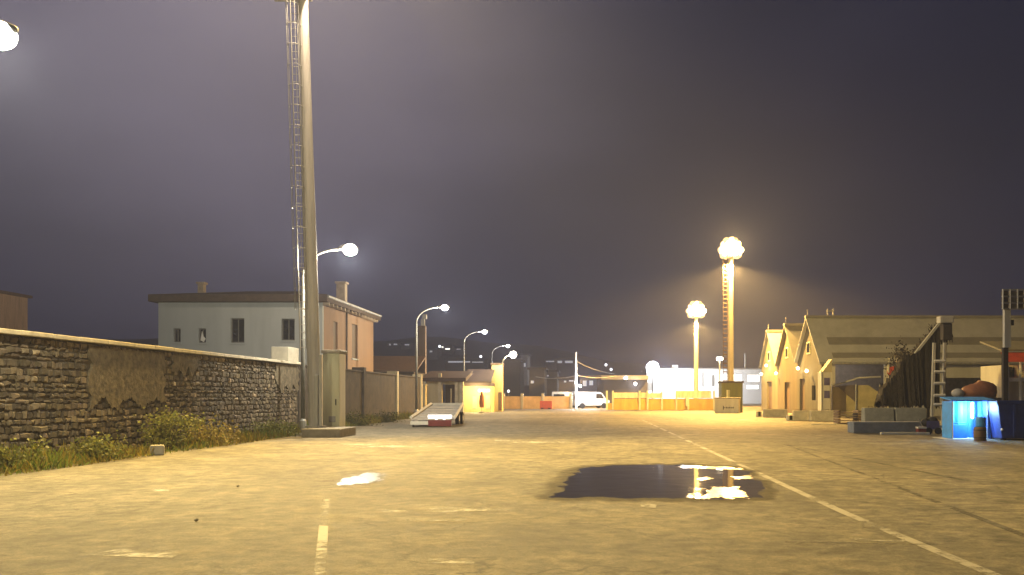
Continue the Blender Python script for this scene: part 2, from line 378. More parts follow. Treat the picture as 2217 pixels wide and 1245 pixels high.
# soil verge under the wall
vp = [(-13.3, 6)]
edge = []
for k in range(60):
    y = 6 + k * 1.0
    edge.append((-11.6 + 0.25 * math.sin(k * 0.9) + random.uniform(-0.12, 0.12) - (0.0 if y < 36 else min(0.9, (y - 36) * 0.1)), y))
sheet('verge_soil', [(-13.3, 6)] + edge[::1] + [(-13.3, 65)], 0.006, M['soil'])
# lane line, segments with small offsets
xl = lambda y: 3.46 + (0.02 if y > 12 else 0.03 * (12 - y) + 0.02)
lm = MB(); y = 5.0
while y < 58:
    lm.poly([(xl(y) - .07, y, .004), (xl(y) + .07, y, .004), (xl(y + 1) + .07, y + 1, .004), (xl(y + 1) - .07, y + 1, .004)]); y += 1
tag(lm.build('lane_marking', M['line']), kind='structure')
def gpt(px, py): d = gd(py); return (fx(px, d), d)
def blob(px0, px1, py0, py1, n=22, jag=0.25):
    d0, d1 = gd(py1), gd(py0); a, b = [], []
    return d0, d1
for k, q in enumerate([[(920, 1098), (1085, 1096), (1105, 1106), (935, 1110)], [(830, 1103), (880, 1102), (885, 1108), (832, 1109)],
                       [(925, 1211), (1030, 1208), (1025, 1222), (930, 1220)], [(180, 1203), (260, 1188), (420, 1187), (370, 1209)],
                       [(697, 1078), (713, 1078), (706, 1246), (680, 1246)], [(1385, 1084), (1425, 1084), (1420, 1100), (1388, 1100)],
                       [(742, 962), (960, 960), (962, 968), (745, 970)], [(1070, 952), (1240, 953), (1236, 960), (1075, 960)],
                       [(1440, 905), (1640, 908), (1640, 912), (1440, 909)], [(880, 1125), (1010, 1124), (1010, 1128), (880, 1129)],
                       [(330, 1058), (370, 1056), (366, 1064), (332, 1065)], [(1840, 1165), (1960, 1167), (1958, 1174), (1838, 1172)]]):
    sheet('worn_marking', [gpt(*p) for p in q], 0.005, M['faint'] if k == 4 else M['oldline'])
# repaired asphalt strips: darker tarred seams
for q in [[(1700, 963), (1706, 963), (2217, 1155), (2217, 1164)], [(1640, 951), (1645, 951), (2217, 1064), (2217, 1068)],
          [(1700, 1172), (2030, 1178), (2030, 1181), (1700, 1175)]]:
    sheet('asphalt_patch', [gpt(*p) for p in q], 0.004, M['patch'])
def puddle(outline, z=0.006, m='water', grow=1.22):
    pts = []; n = len(outline)
    for i in range(n):
        a, b = outline[i], outline[(i + 1) % n]
        for t in (0, .25, .5, .75):
            x, d = gpt(a[0] + (b[0] - a[0]) * t, a[1] + (b[1] - a[1]) * t); pts.append(Vector((x, d, 0)))
    c = sum(pts, Vector()) / len(pts); mb = MB(); k = len(pts)
    rings = [(grow, 0.0), (1.0, .5), (.8, 1.0)]
    vs = [(c.x + (p.x - c.x) * g_, c.y + (p.y - c.y) * g_, z) for g_, e in rings for p in pts]
    mb.add(vs, [(q * k + i, q * k + (i + 1) % k, (q + 1) * k + (i + 1) % k, (q + 1) * k + i) for q in range(2) for i in range(k)] + [tuple(2 * k + i for i in range(k))])
    o = mb.build('puddle', M[m]); at = o.data.attributes.new('edge', 'FLOAT', 'POINT')
    for i in range(3 * k): at.data[i].value = rings[i // k][1]
    return tag(o, kind='structure')
puddle([(1203, 1076), (1218, 1052), (1240, 1024), (1280, 1011), (1380, 1007), (1490, 1007), (1580, 1012), (1625, 1022), (1612, 1034), (1638, 1042), (1650, 1056), (1640, 1076), (1560, 1081), (1400, 1080)])
puddle([(728, 1051), (745, 1036), (775, 1031), (795, 1024), (830, 1026), (822, 1040), (790, 1046)], m='film')
for q in ([(1520, 1080), (1542, 1056), (1594, 1054), (1618, 1079)], [(1505, 1038), (1530, 1033), (1545, 1037), (1520, 1041)], [(1585, 1033), (1625, 1030), (1628, 1037), (1590, 1039)], [(1470, 1008), (1590, 1012), (1600, 1017), (1480, 1014)]):
    puddle(q, z=.0085, m='film2')

# ---------------------------------------------------------------- stone wall
WX = -13.3
def stone_wall():
    t = thing('stone_wall', 'long rubble stone wall with pale coping and grassy foot on the left', 'wall', (WX, 24, 0))
    Y0, Y1, H = 4.0, 40.6, 3.0
    MB().box(WX - .55, WX - .05, Y0, Y1, 0, H - .02).build('core', M['mortar'], t)
    cp = MB(); y = Y0
    while y < Y1:
        e = min(Y1, y + random.uniform(1.1, 1.5)); z = H + random.uniform(-.006, .006)
        cp.box(WX - .68, WX + .13, y + .006, e - .006, z, z + .11); y = e
    cp.build('coping', M['coping'], t, bevel=.015)
    patches = [(23.6, 27.8, 1.35, 2.9), (37.6, 40.6, 1.9, 2.95), (28.3, 30.2, 2.35, 2.9)]
    sm = MB(); z = 0.0
    while z < H - .08:
        h = random.uniform(.10, .2); y = Y0 + random.uniform(-.2, 0)
        while y < Y1:
            l = random.uniform(.09, .34); zo = random.uniform(-.025, .025)
            hh = h * random.uniform(.85, 1.08); yc, zc = y + l / 2, z + h / 2
            if not any(a < yc < b and c < zc < d for a, b, c, d in patches) and zc < H - .06 and y + l < Y1:
                dp = random.uniform(.0, .035); g = .008; c = random.uniform(.015, .035)
                low = 0.55 + 0.45 * min(1, zc / 1.1)
                tt = random.choice((.35, .5, .6, .8, 1, 1.15)) * random.uniform(.8, 1.2)
                if random.random() < .025: tt = 2.4
                sm.cur = (tt, tt * random.uniform(.93, 1), tt * random.uniform(.82, 1.0))
                j = lambda: random.uniform(-.03, .03)
                a, b, p, q = y + g, y + l - g, max(0, z + g + zo), min(H - .03, z + hh - g + zo)
                X = WX - .05
                bk = [(X, a, p), (X, b, p), (X, b, q), (X, a, q)]
                fr = [(X + .03 + dp, a + c + j(), p + c + j()), (X + .03 + dp, b - c + j(), p + c + j()), (X + .03 + dp, b - c + j(), q - c + j()), (X + .03 + dp, a + c + j(), q - c + j())]
                sm.add(bk + fr, [(4, 5, 6, 7), (0, 1, 5, 4), (1, 2, 6, 5), (2, 3, 7, 6), (3, 0, 4, 7)])
            y += l
        z += h
    sm.cur = (1, 1, 1)
    sm.build('stonework', M['stone'], t)
    for a, b, c, d in patches:
        n = 60; pts = [(WX + .02, a + .1 * math.sin(v * 7 + a) + random.uniform(-.05, .05), d + (c - d) * v / 14) for v in range(14)]; q = 0
        for k in range(n + 1):
            q = .8 * q + random.uniform(-.07, .07); pts.append((WX + .02, a + (b - a) * k / n, c + q + random.uniform(-.03, .03) + .12 * math.sin(k * .31 + a)))
        pts += [(WX + .02, b + .1 * math.sin(v * 5 + b) + random.uniform(-.05, .05), c + (d - c) * v / 14) for v in range(1, 15)]
        MB().prism(pts, (-.065, 0, 0)).build('plaster_patch', M['plaster'], t)
    # pale pier at the far end
    MB().box(WX - .75, WX + .02, 39.2, 40.6, H + .11, H + .75).build('end_pier', M['palecon'], t, bevel=.02)
stone_wall()
def dark_wall():
    t = thing('boundary_wall', 'dark grimy rendered wall continuing beyond the tall mast', 'wall', (WX, 55, 0))
    MB().box(WX - .5, WX, 40.75, 70, 0, 2.95).build('wall_face', M['darkwall'], t)
    MB().box(WX - .55, WX + .06, 40.75, 70, 2.952, 3.05).build('coping', M['darkwall'], t, bevel=.02)
    for y in (52, 61, 69.8):
        MB().box(WX - .6, WX + .12, y, y + .5, 0, 3.25).build('pier', M['cream'] if y > 60 else M['darkwall'], t, bevel=.02)
dark_wall()

# grass verge
g = MB()
def blade(x, y, h, lean, w, t):
    g.cur = t
    a = random.uniform(0, 6.28); u = Vector((math.cos(a), math.sin(a), 0)); v = Vector((math.cos(a + 1.57), math.sin(a + 1.57), 0))
    p = Vector((x, y, 0.0))
    g.add([p - u * w, p + u * w, p + u * w * .7 + v * lean * .4 + Vector((0, 0, h * .6)), p + v * lean + Vector((0, 0, h)), p - u * w * .7 + v * lean * .4 + Vector((0, 0, h * .6))], [(0, 1, 2, 3, 4)])
for _ in range(15000):
    y = 8 + 58 * random.random() ** 1.5
    wd = 1.75 if y < 36 else 1.1
    q = random.random() ** .8
    x = WX + .05 + q * wd
    dens = math.sin(y * 1.7) * .5 + math.sin(y * .6 + 2) * .5
    if random.random() > .62 + .4 * dens: continue
    dry = random.random() < (.62 + .3 * math.sin(y * .9))
    k = random.uniform(.6, 1.5)
    t = (k * 1.35, k * 1.05, k * .75) if dry else (k * .85, k * 1.05, k * .7)
    h = random.uniform(.08, .42) * (1.15 - .5 * q) * (1 + .5 * dens)
    blade(x, y, h, random.uniform(0, .22), random.uniform(.008, .018), t)
g.cur = (1, 1, 1)
tag(g.build('grass', M['leaf']), kind='stuff')
def weed(x, y, r, h, m, label, n=700, size=.075):
    t = thing('weed_bush', label, 'bush', (x, y, 0), 'weed bushes along the wall foot')
    sm = MB()
    for k in range(9):
        a = random.uniform(0, 6.28); rr = r * random.uniform(.2, .9)
        sm.tube([(x, y, 0), (x + rr * .5 * math.cos(a), y + rr * .5 * math.sin(a), h * .5), (x + rr * math.cos(a), y + rr * math.sin(a), h * random.uniform(.7, 1))], [.012, .008, .003], 4)
    sm.build('stems', M['bark'], t)
    lf = MB(); cl = [(random.gauss(0, .45) * r, random.gauss(0, .45) * r, abs(random.gauss(.4, .3)) * h, random.uniform(.2, .4) * r) for _ in range(14)]
    def fn():
        c = random.choice(cl)
        return (x + c[0] + random.gauss(0, c[3]), y + c[1] + random.gauss(0, c[3]), max(.02, c[2] + random.gauss(0, c[3] * .6)))
    leaves(lf, int(n * 2.2), fn, size, (.5, 1.3)); lf.cur = (1, 1, 1)
    lf.build('foliage', m, t)
weed(-12.35, 26.0, .65, 1.05, M['leaf'], 'tallest green weed bush standing against the plaster patch of the stone wall', 900)
weed(-12.1, 28.6, .85, .65, M['leaf2'], 'broad dry yellow weed bush just beyond the tallest green one', 900)
weed(-12.2, 21.6, .6, .5, M['leaf'], 'round dark green weed bush on the verge near the left edge', 700)
weed(-12.2, 18.6, .65, .5, M['leaf'], 'low pale green weed bush at the left frame edge', 700)
weed(-12.3, 35.0, .7, .55, M['leaf'], 'bright green weed bush beside the concrete plinth of the mast', 700)
weed(-12.4, 46.5, .8, .6, M['hedge'], 'dim green weed bush at the dark wall just past the cabinet', 600)
weed(-12.3, 53.0, .9, .5, M['hedge'], 'dim low weed bush at the dark wall near the sloping trailer', 600)
sb = MB().box(-11.75, -11.4, 23.6, 23.95, 0, .27, rot=.4).build('stone_block', M['concrete'], bevel=.04)
tag(sb, 'small grey stone block lying at the edge of the weeds', 'stone')
for k, (px, py) in enumerate([(515, 1056), (425, 1131)]):
    x, d = gpt(px, py); m_ = MB().ball((x, d, .03), random.uniform(.018, .03), 7, .6)
    for v in m_.v: v += Vector((random.uniform(-.008, .008), random.uniform(-.008, .008), random.uniform(-.005, .005)))
    tag(m_.build('pebble', M['concrete']), ['dark pebble on the bright yard below the weeds', 'lone pebble low on the left of the bright yard', 'small pebble near the left frame edge', 'pebble right of the lane line', 'pebble on the yard in front of the big puddle', 'pebble beside the worn paint mark at bottom left'][k], 'pebble', 'loose pebbles on the yard')

# ---------------------------------------------------------------- house
def house():
    d = 55.0; X0, X1 = fx(343, d), fx(698, d); Y1 = 68.0; H = fz(655, d)
    t = thing('house', 'grey two storey house with dark flat eaves behind the stone wall', 'house', ((X0 + X1) / 2, 60, 0))
    rc = lambda a, b, c, e: (fx(a, d) - X0, fx(b, d) - X0, fz(e, d), fz(c, d))
    fh = [rc(375, 391, 711, 741), rc(429, 446, 711, 742), rc(499, 529, 689, 742), rc(609, 638, 690, 737)]
    def sd(px): return X1 * F / (px - HX)
    sh = [(sd(722) - d, sd(731) - d, 4.0, 6.4), (sd(762) - d, sd(774) - d, 4.2, 6.6)]
    w = MB()
    w.wall((X0, d, 0), (1, 0, 0), X1 - X0, 0, H, (0, .3, 0), fh)
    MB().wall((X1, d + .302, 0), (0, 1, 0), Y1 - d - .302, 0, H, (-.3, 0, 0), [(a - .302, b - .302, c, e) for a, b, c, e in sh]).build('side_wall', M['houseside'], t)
    w.box(X0, X0 + .3, d + .302, Y1, 0, H); w.box(X0 + .302, X1 - .302, Y1 - .3, Y1, 0, H)
    w.build('wall', M['house'], t)
    rf = MB(); o = .45
    A = [(X0 - .4, d - .5, H + .45), (X1 + o, d - .5, H + .45), (X1 + o, Y1 + .5, H + .45), (X0 - .4, Y1 + .5, H + .45)]
    rf.add(A + [(X0 + 3.4, 60.6, H + 1.35), (X1 - 3.2, 60.6, H + 1.35)], [(0, 1, 5, 4), (1, 2, 5), (2, 3, 4, 5), (3, 0, 4)])
    rf.box(X0 - .4, X1 + o, d - .5, Y1 + .5, H + .02, H + .45)
    r = rf.build('roof', M['roof'], t)
    for cx, cy, m in ((fx(437, 58), 58, M['chimney']), (fx(740, 61), 61.0, M['chimney'])):
        q = .2 if cy < 60 else .3; hh = H + (1.5 if cy < 60 else 1.9)
        c = MB().box(cx - q, cx + q, cy - q, cy + q, H + .4, hh).box(cx - q - .08, cx + q + .08, cy - q - .08, cy + q + .08, hh + .002, hh + .14)
        c.build('chimney', m, r, bevel=.02)
    ra = MB(); y = d + .1
    while y < Y1: ra.box(X1 + .003, X1 + o - .05, y, y + .14, H - .17, H + .017); y += .9
    ra.box(X1 + .004, X1 + .07, d + .12, Y1 - .1, H - .12, H - .02)
    ra.build('rafter_tails', M['rafter'], t)
    MB().tube([(X1 + o + .02, d - .4, H + .35), (X1 + o + .02, Y1 + .4, H + .35)], .09, 8).build('gutter', M['galv'], t)
    dp = sd(748); MB().tube([(X1 + .09, dp, 0), (X1 + .09, dp, H - .1), (X1 + o - .05, dp, H + .0)], .06, 8).build('downpipe', M['fascia'], t)
    for a, b, c, e in fh:
        f = MB(); y0, y1 = d + .16, d + .22
        f.box(X0 + a, X0 + b, y0, y1, c, c + .07).box(X0 + a, X0 + b, y0, y1, e - .07, e).box(X0 + a, X0 + a + .07, y0, y1, c + .071, e - .071).box(X0 + b - .07, X0 + b, y0, y1, c + .071, e - .071)
        m = X0 + (a + b) / 2; f.box(m - .03, m + .03, y0, y1, c + .071, e - .071)
        wn = f.build('window', M['frame'], t)
        MB().box(X0 + a + .07, X0 + b - .07, d + .18, d + .2, c + .07, e - .07).build('pane', M['glass'], wn)
        MB().box(X0 + a - .06, X0 + b + .06, d - .08, d + .1, c - .09, c - .004).build('sill', M['house'], wn)
    # pale laundry-like patch on the second window
    a, b, c, e = fh[1]; m = X0 + a
    MB().prism([(m + .1, d + .1, c + .15), (m + .3, d + .1, c + .05), (m + .42, d + .1, c + .25), (m + .28, d + .1, c + .42), (m + .2, d + .1, c + .75)], (0, .02, 0)).build('hanging_cloth', M['white'], t)
    for a, b, c, e in sh:
        wn = MB().box(X1 - .14, X1 - .1, d + a, d + b, c, e).build('window', M['shutter'], t)
        MB().box(X1 + .003, X1 + .07, d + a - .12, d + b + .12, c - .1, c - .004).build('sill', M['house'], wn)
    MB().tube([(fx(646, 60), 60, H + 1.2), (fx(646, 60), 60, H + 2.7)], .03, 6).tube([(fx(640, 60), 60, H + 2.6), (fx(656, 60), 60, H + 2.6)], .02, 6).tube([(fx(641, 60), 60, H + 2.2), (fx(655, 60), 60, H + 2.2)], .02, 6).build('aerial', M['galv'], t)
house()
def apartment():
    d = 90; X1 = fx(60, d + 10); X0 = X1 - 14; H = fz(622, d)
    t = thing('apartment_block', 'dim brownish apartment block behind the wall at the left edge', 'building', (X0 + 7, d + 5, 0))
    holes = [(14 - u - 1.0, 14 - u, z, z + 1.6) for u in (.7, 2.6, 4.8) for z in (6.2, 9.6)]
    MB().wall((X0, d, 0), (1, 0, 0), 14, 0, H, (0, .3, 0), holes).box(X1 - .3, X1, d + .302, d + 10, 0, H).box(X0, X0 + .3, d + .302, d + 10, 0, H).build('wall', M['brown'] if 0 else mat('dull_brown_render', (.30, .23, .18), .9, streak=True), t)
    MB().box(X0 - .4, X1 + .3, d - .4, d + 10.4, H + .002, H + .3).build('roof', M['roof'], t)
    MB().box(X0 + 3, X1 - 2.2, d + 2, d + 8, H + .302, H + 1.9).build('penthouse', M['darkwall'], t)
    for a, b, c, e in holes:
        MB().box(X0 + a, X0 + b, d + .15, d + .2, c, e).build('window', M['glass'], t)
apartment()
def brown_shed():
    d = 76; X0, X1 = fx(790, d), fx(896, d)
    t = thing('low_shed', 'low dark shed with reddish brown roof beyond the dark wall', 'shed', (-17, d, 0))
    MB().box(X0, X1, d, d + 8, 0, 3.6).build('wall', M['darkwall'], t)
    MB().prism([(X0 - .3, d - .4, 3.6), (X1 + .3, d - .4, 3.6), (X1 + .3, d + 4, 5.0), (X0 - .3, d + 4, 5.0)], (0, 0, .15)).build('roof', M['brown'], t)
brown_shed()

# ---------------------------------------------------------------- tall light mast at the left
def mast_left():
    px, d = 684, 35.2; X = fx(px, d)
    t = thing('light_mast', 'tall grey leaning light mast with ladder on a concrete plinth', 'light mast', (X, d, 0))
    MB().box(fx(652, 33.6), fx(736, 33.6), 33.6, 35.9, 0, .33).build('plinth', M['concrete'], t, bevel=.03)
    top = 21.5; lean = lambda z: -.029 * z
    pt = lambda z, dx=0, dy=0: (X + lean(z) + dx, d + dy, z)
    rb, rt = .27, .16
    MB().tube([pt(.33), pt(8), pt(15), pt(top)], [rb, .24, .2, rt], 12).build('shaft', M['mastgrey'], t, smooth=False)
    MB().tube([pt(.333), pt(.40)], .42, 12).build('base_flange', M['mastgrey'], t)
    MB().box(X + .22, X + .34, d - .36, d - .2, .4, 3.2).build('cable_duct', M['galv'], t, bevel=.01)
    MB().box(X + .05, X + .2, d - .42, d - .27, .4, 2.4).build('cable_duct', M['galv'], t, bevel=.01)
    la = MB()
    for s in (-.48, -.22):
        la.tube([pt(3.4, s, -.12), pt(top - .6, s, -.12)], .022, 6)
    z = 3.5
    while z < top - .7: la.tube([pt(z, -.48, -.12), pt(z, -.22, -.12)], .014, 5); z += .3
    z = 4
    while z < top - .8: la.bar(pt(z, -.22, -.1), pt(z, -.15, 0), .03); z += 2.4
    la.build('ladder', M['galv'], t)
    cg = MB(); z = 5.0
    while z < top - .8:
        cg.tube([pt(z, -.35 + .28 * math.cos(a), -.12 + .4 * math.sin(a)) for a in [math.pi * (1 + k / 8) for k in range(9)]], .012, 4); z += .8
    for a in (-2.6, -2.1, -1.57, -1.05, -.5):
        cg.tube([pt(5.0, -.35 + .28 * math.cos(a), -.12 + .4 * math.sin(a)), pt(top - .9, -.35 + .28 * math.cos(a), -.12 + .4 * math.sin(a))], .012, 4)
    cg.build('safety_cage', M['galv'], t)
    MB().box(X + lean(17) - 1.3, X + lean(17) + .2, d - .5, d + .5, 17.45, 17.5).build('platform', M['galv'], t)
    MB().tube([pt(top - .1, a_, 0) for a_ in (-1.7, 2.2)], .07, 8).tube([pt(top - .3, 0, -1), pt(top - .3, 0, 1)], .07, 8).build('crossarm', M['galv'], t)
    light('POINT', pt(20.3, 1.0, -1.3), 10000, (1, .76, .5), t, .3)  # point light without a bulb, added to brighten upper shaft and haze
    for k, (dx, tg, pw) in enumerate(((-1.5, (-6, 16, 0), 1.0), (-.5, (-3, 10, 0), 1.0), (.5, (1, 20, 0), .8), (1.4, (-1, 12, 0), .9), (2.0, (19, 62, 1), 2.5), (1.0, (9, 13, 0), 1.4))):  # last two floods added to brighten the sheds and the right foreground
        p = Vector(pt(top, dx, -.35)); dr = (Vector(tg) - p).normalized()
        f = MB().tube([p - dr * .22, p + dr * .12], [.2, .34], 12).build('floodlight', M['lampgrey'], t)
        MB().tube([p + dr * .122, p + dr * .14], .3, 12).build('lens', M['e_sod'], f)
        light('SPOT', p + dr * .3, MASTP * pw, (1, .75, .36) if tg[0] == 9 else SODM, t, .3, tg, 96 if pw < 2 else 58, .75)
MASTP = 22500
mast_left()
def cabinet():
    d = 36.3; X0, X1 = fx(699, d), fx(735, d); Z0 = 0.0; Z1 = fz(765, d)
    t = thing('electrical_cabinet', 'tall pale yellow metal cabinet beside the light mast', 'cabinet', ((X0 + X1) / 2, d + .4, 0))
    MB().box(X0, X1, d, d + .9, .0, Z1).build('casing', M['cabinet'], t, bevel=.02)
    MB().box(X0 - .06, X1 + .06, d - .08, d + .98, Z1 + .002, Z1 + .14).build('lid', M['concrete'], t, bevel=.03)
    MB().box(X0 + .05, X1 - .05, d - .022, d - .003, .3, Z1 - .15).build('door', M['cabinet'], t, bevel=.008)
    MB().box(X1 - .16, X1 - .12, d - .06, d - .024, 1.2, 1.45).build('handle', M['rubber'], t)
    MB().box(X0 + .25, X1 - .15, d - .05, d - .024, .5, .75).build('meter_box', M['lampgrey'], t, bevel=.01)
cabinet()

# ---------------------------------------------------------------- street lamps
def street_lamp(d, label, emat, lcol, power, bulb=.26):
    X = -12.25
    t = thing('street_lamp', label, 'street lamp', (X, d, 0), 'street lamps along the wall')
    MB().tube([(X, d, 0), (X, d, 3), (X, d, 6.75)], [.10, .085, .065], 10).build('pole', M['polegrey'], t, smooth=True)
    MB().lathe((X, d, 0), [(.15, 0), (.15, .5), (.1, .6)], 10).build('base_sleeve', M['galv'], t)
    arc = [(X + 1.55 * (1 - math.cos(a)), d, 6.75 + 1.1 * math.sin(a)) for a in [R(90) * k / 10 for k in range(11)]]
    MB().tube(arc, .045, 8).build('arm', M['galv'], t, smooth=True)
    hx = X + 1.5
    hd = MB()
    hd.tube([(hx, d, 7.88), (hx + .2, d, 7.93), (hx + .6, d, 7.95), (hx + .85, d, 7.93)], [.06, .13, .15, .05], 10)
    h = hd.build('lamp_head', M['lampgrey'], t, smooth=True)
    MB().ball((hx + .52, d, 7.84), bulb, 14, .8).build('bulb', emat, h, smooth=True)
    light('POINT', (hx + .52, d - .1, 7.84 - bulb - .12), power, lcol, t, .12)
    return t
street_lamp(15.35, 'street lamp whose glowing head is cut by the left frame edge', M['e_warm'], WARM, 3900, .3)
street_lamp(38, 'largest glowing street lamp, its pole half hidden by the tall mast', M['e_warm'], (1, .92, .70), 3600, .31)
street_lamp(63, 'street lamp with a curved arm beside the sloping trailer', M['e_cool'], (1, .9, .66), 2200, .26)
street_lamp(87, 'smaller street lamp by the yellow building', M['e_cool'], COOL, 800, .24)
street_lamp(112, 'farthest and smallest of the cool white street lamps, above the yellow pillar', M['e_cool'], COOL, 800, .24)

# ---------------------------------------------------------------- sloping trailer
def trailer():
    t = thing('flatbed_trailer', 'low grey flatbed trailer sloping down to a red and white tail panel', 'trailer', (-8, 48, 0))
    a, b = 44.6, 52.0
    xl0, xr0, xl1, xr1 = -8.95, -6.75, -9.25, -7.4
    zn, zf = .34, .95
    MB().prism([(xl0, a, zn), (xr0, a, zn), (xr1, b, zf), (xl1, b, zf)], (0, 0, .09)).build('deck', M['deck'], t)
    for (x0, x1, nm) in ((xl0, xl1, 'side_rail'), (xr0, xr1, 'side_rail')):
        MB().bar((x0, a, zn + .16), (x1, b, zf + .16), .12).build('side_rail', M['offwhite'], t)
    for k in range(5):
        f = (k + .5) / 5; y = a + (b - a) * f
        x0 = xl0 + (xl1 - xl0) * f; x1 = xr0 + (xr1 - xr0) * f; z = zn + (zf - zn) * f
        MB().box(x0 + .08, x1 - .08, y - .03, y + .03, z + .093, z + .12).build('deck_cleat', M['galv'], t)
    MB().box(xl1, xr1, b + .02, b + .1, zf, zf + .2).build('headboard', M['offwhite'], t, bevel=.01)
    d = 44.3; X0, X1 = fx(927, d), fx(977, d)
    MB().box(X0, X1, d - .05, d + .2, .05, .37).build('tail_panel', M['darkred'], t, bevel=.02)
    MB().box(X0, X1, d - .05, d + .2, .375, .45).build('lamp_strip', M['offwhite'], t, bevel=.01)
    MB().box(X0, X1, d - .06, d + .2, .455, .62).build('glowing_strip', M['e_bar'], t, bevel=.01)  # reflective tail strip, its glare put in as emission
    for px in (945, 962):
        MB().box(fx(px - 2, d), fx(px + 2, d), d - .07, d - .052, .385, .44).build('tail_lamp', M['e_bar'], t)
    MB().box(xl0, X0 - .02, 44.4, 44.58, .12, .3).build('end_beam', M['offwhite'], t, bevel=.01)
    for y, x in ((49.0, -7.25), (50.1, -7.2), (49.0, -9.0), (50.1, -9.05)):
        w = MB().tube([(x - .1, y, .33), (x + .1, y, .33)], .33, 16).build('wheel', M['rubber'], t)
        MB().tube([(x - .103, y, .33), (x + .103, y, .33)], .16, 10).build('rim', M['galv'], w)
    MB().box(-8.7, -8.6, 45.2, 52, .25, .34).build('chassis_beam', M['fascia'], t)
    MB().tube([(-8.85, 44.7, 0), (-8.85, 44.7, .36)], .05, 8).build('jack_leg', M['fascia'], t)
trailer()

# ---------------------------------------------------------------- gatehouse group
def gatehouse():
    d = 78; Z = lambda py: fz(py, d); x = lambda px: fx(px, d)
    t = thing('gatehouse', 'small gatehouse with a dark doorway between pale pillars', 'gatehouse', (x(955), d, 0))
    w = MB()
    w.wall((x(922), d, 0), (1, 0, 0), x(1003) - x(922), 0, Z(826), (0, .4, 0), [(x(957) - x(922), x(986) - x(922), .02, Z(832))])
    w.build('wall', M['cream'], t)
    for px in (953, 989, 1000):
        MB().box(x(px) - .14, x(px) + .14, d - .3, d - .004, 0, Z(808 if px == 953 else 826)).build('pillar', M['palecon'], t, bevel=.02)
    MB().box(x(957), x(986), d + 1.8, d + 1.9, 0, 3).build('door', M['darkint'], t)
    MB().box(x(974) - .05, x(974) + .05, d + .5, d + .6, 0, 2.2).build('door_post', M['concrete'], t)
    MB().prism([(x(922) - .3, d - .6, Z(826) + .004), (x(1003) + .3, d - .6, Z(826) + .004), (x(1003) + .3, d + 4, Z(808)), (x(922) - .3, d + 4, Z(808))], (0, 0, .3)).build('roof', M['darkroof'], t)
gatehouse()
def gatepillar():
    d = 75.5; t = thing('gate_pillar', 'yellowish gate pillar at the end of the dark wall', 'pillar', (fx(908, d), d, 0))
    MB().box(fx(903, d), fx(921, d), d, d + .7, 0, fz(835, d)).build('shaft', M['cream'], t, bevel=.03)
    MB().box(fx(902, d), fx(922, d), d - .05, d + .75, fz(835, d) + .002, fz(835, d) + .12).build('cap', M['palecon'], t, bevel=.02)
gatepillar()
d = 82.0
p = thing('square_post', 'thick brown square post rising behind the first curved street lamp', 'post', (fx(913, d), d, 0))
MB().box(fx(905, d), fx(921, d), d, d + .6, 0, fz(705, d)).build('shaft', M['brown'], p, bevel=.04)
MB().box(fx(915, d), fx(923, d), d - .1, d + .4, fz(700, d) + .4, fz(690, d) + .4).box(fx(913, d) - .1, fx(913, d) + .25, d + .1, d + .3, fz(705, d), fz(700, d) + .4).build('camera_head', M['galv'], p)

def yellow_building():
    d = 85; Z = lambda py: fz(py, d); x = lambda px: fx(px, d)
    t = thing('yellow_building', 'low bright yellow building under a dark roof with a lit front', 'building', (x(1035), d, 0))
    MB().box(x(1004), x(1063), d, d + 6, 0, Z(836)).build('wall', M['yellow'], t)
    MB().box(x(1003), x(1064), d - .7, d + 6.3, Z(836) + .003, Z(829)).build('eave', M['darkroof'], t)
    MB().prism([(x(1003), d - .7, Z(829) + .003), (x(1064), d - .7, Z(829) + .003), (x(1064), d + 3, Z(800)), (x(1003), d + 3, Z(800))], (0, .1, .12)).build('roof', M['darkroof'], t)
    MB().box(x(1036), x(1060), d - .08, d - .004, Z(848), Z(843)).build('wall_lamp', M['e_bulb'], t)
    light('POINT', (x(1035), d - 1.8, 2.1), 1000, (1, .8, .35), t, .1)
    for px, w_, h_ in ((1023, 9, 1.2), (1052, 10, 1.3)):
        MB().box(x(px), x(px + w_), d - .05, d - .004, .3, .3 + h_).build('wall_panel', M['cream'], t, bevel=.01)
yellow_building()
def pillar():
    d = 88; Z = lambda py: fz(py, d); x = lambda px: fx(px, d)
    t = thing('yellow_pillar', 'tall bright yellow pillar wall with a glowing lamp on a bracket', 'pillar', (x(1076), d, 0))
    MB().box(x(1064), x(1087), d, d + 1.2, 0, Z(790)).build('shaft', M['yellow'], t, bevel=.03)
    MB().box(x(1062), x(1089), d - .05, d + 1.25, Z(790) + .002, Z(786)).build('cap', M['brown'], t, bevel=.02)
    MB().box(x(1079), x(1087) - .01, d - .06, d - .004, .1, 1.9).build('door', M['brown'], t)
    MB().tube([(x(1087), d - .1, Z(786)), (x(1095), d - .8, Z(774)), (x(1113), d - 1.0, Z(766))], .05, 8).build('bracket', M['galv'], t)
    MB().ball((x(1113), d - 1.0, Z(769)), .34, 14).build('lamp_globe', M['e_warm'], t, smooth=True)
    light('POINT', (x(1110), d - 1.7, Z(774) - .1), 1500, (1, .86, .5), t, .2)
pillar()
def parasol():
    d = 82; X = fx(1043, d)
    t = thing('closed_parasol', 'closed orange parasol standing by the yellow wall', 'parasol', (X, d, 0))
    MB().lathe((X, d, .45), [(.04, 0), (.2, .05), (.26, .5), (.2, 1.1), (.05, 1.55)], 10).build('canopy', M['orangetarp'], t, smooth=True)
    MB().tube([(X, d, .08), (X, d, 2.1)], .025, 6).build('pole', M['brown'], t)
    MB().lathe((X, d, 0), [(.28, 0), (.28, .08), (.1, .12)], 10).build('base', M['concrete'], t)
parasol()

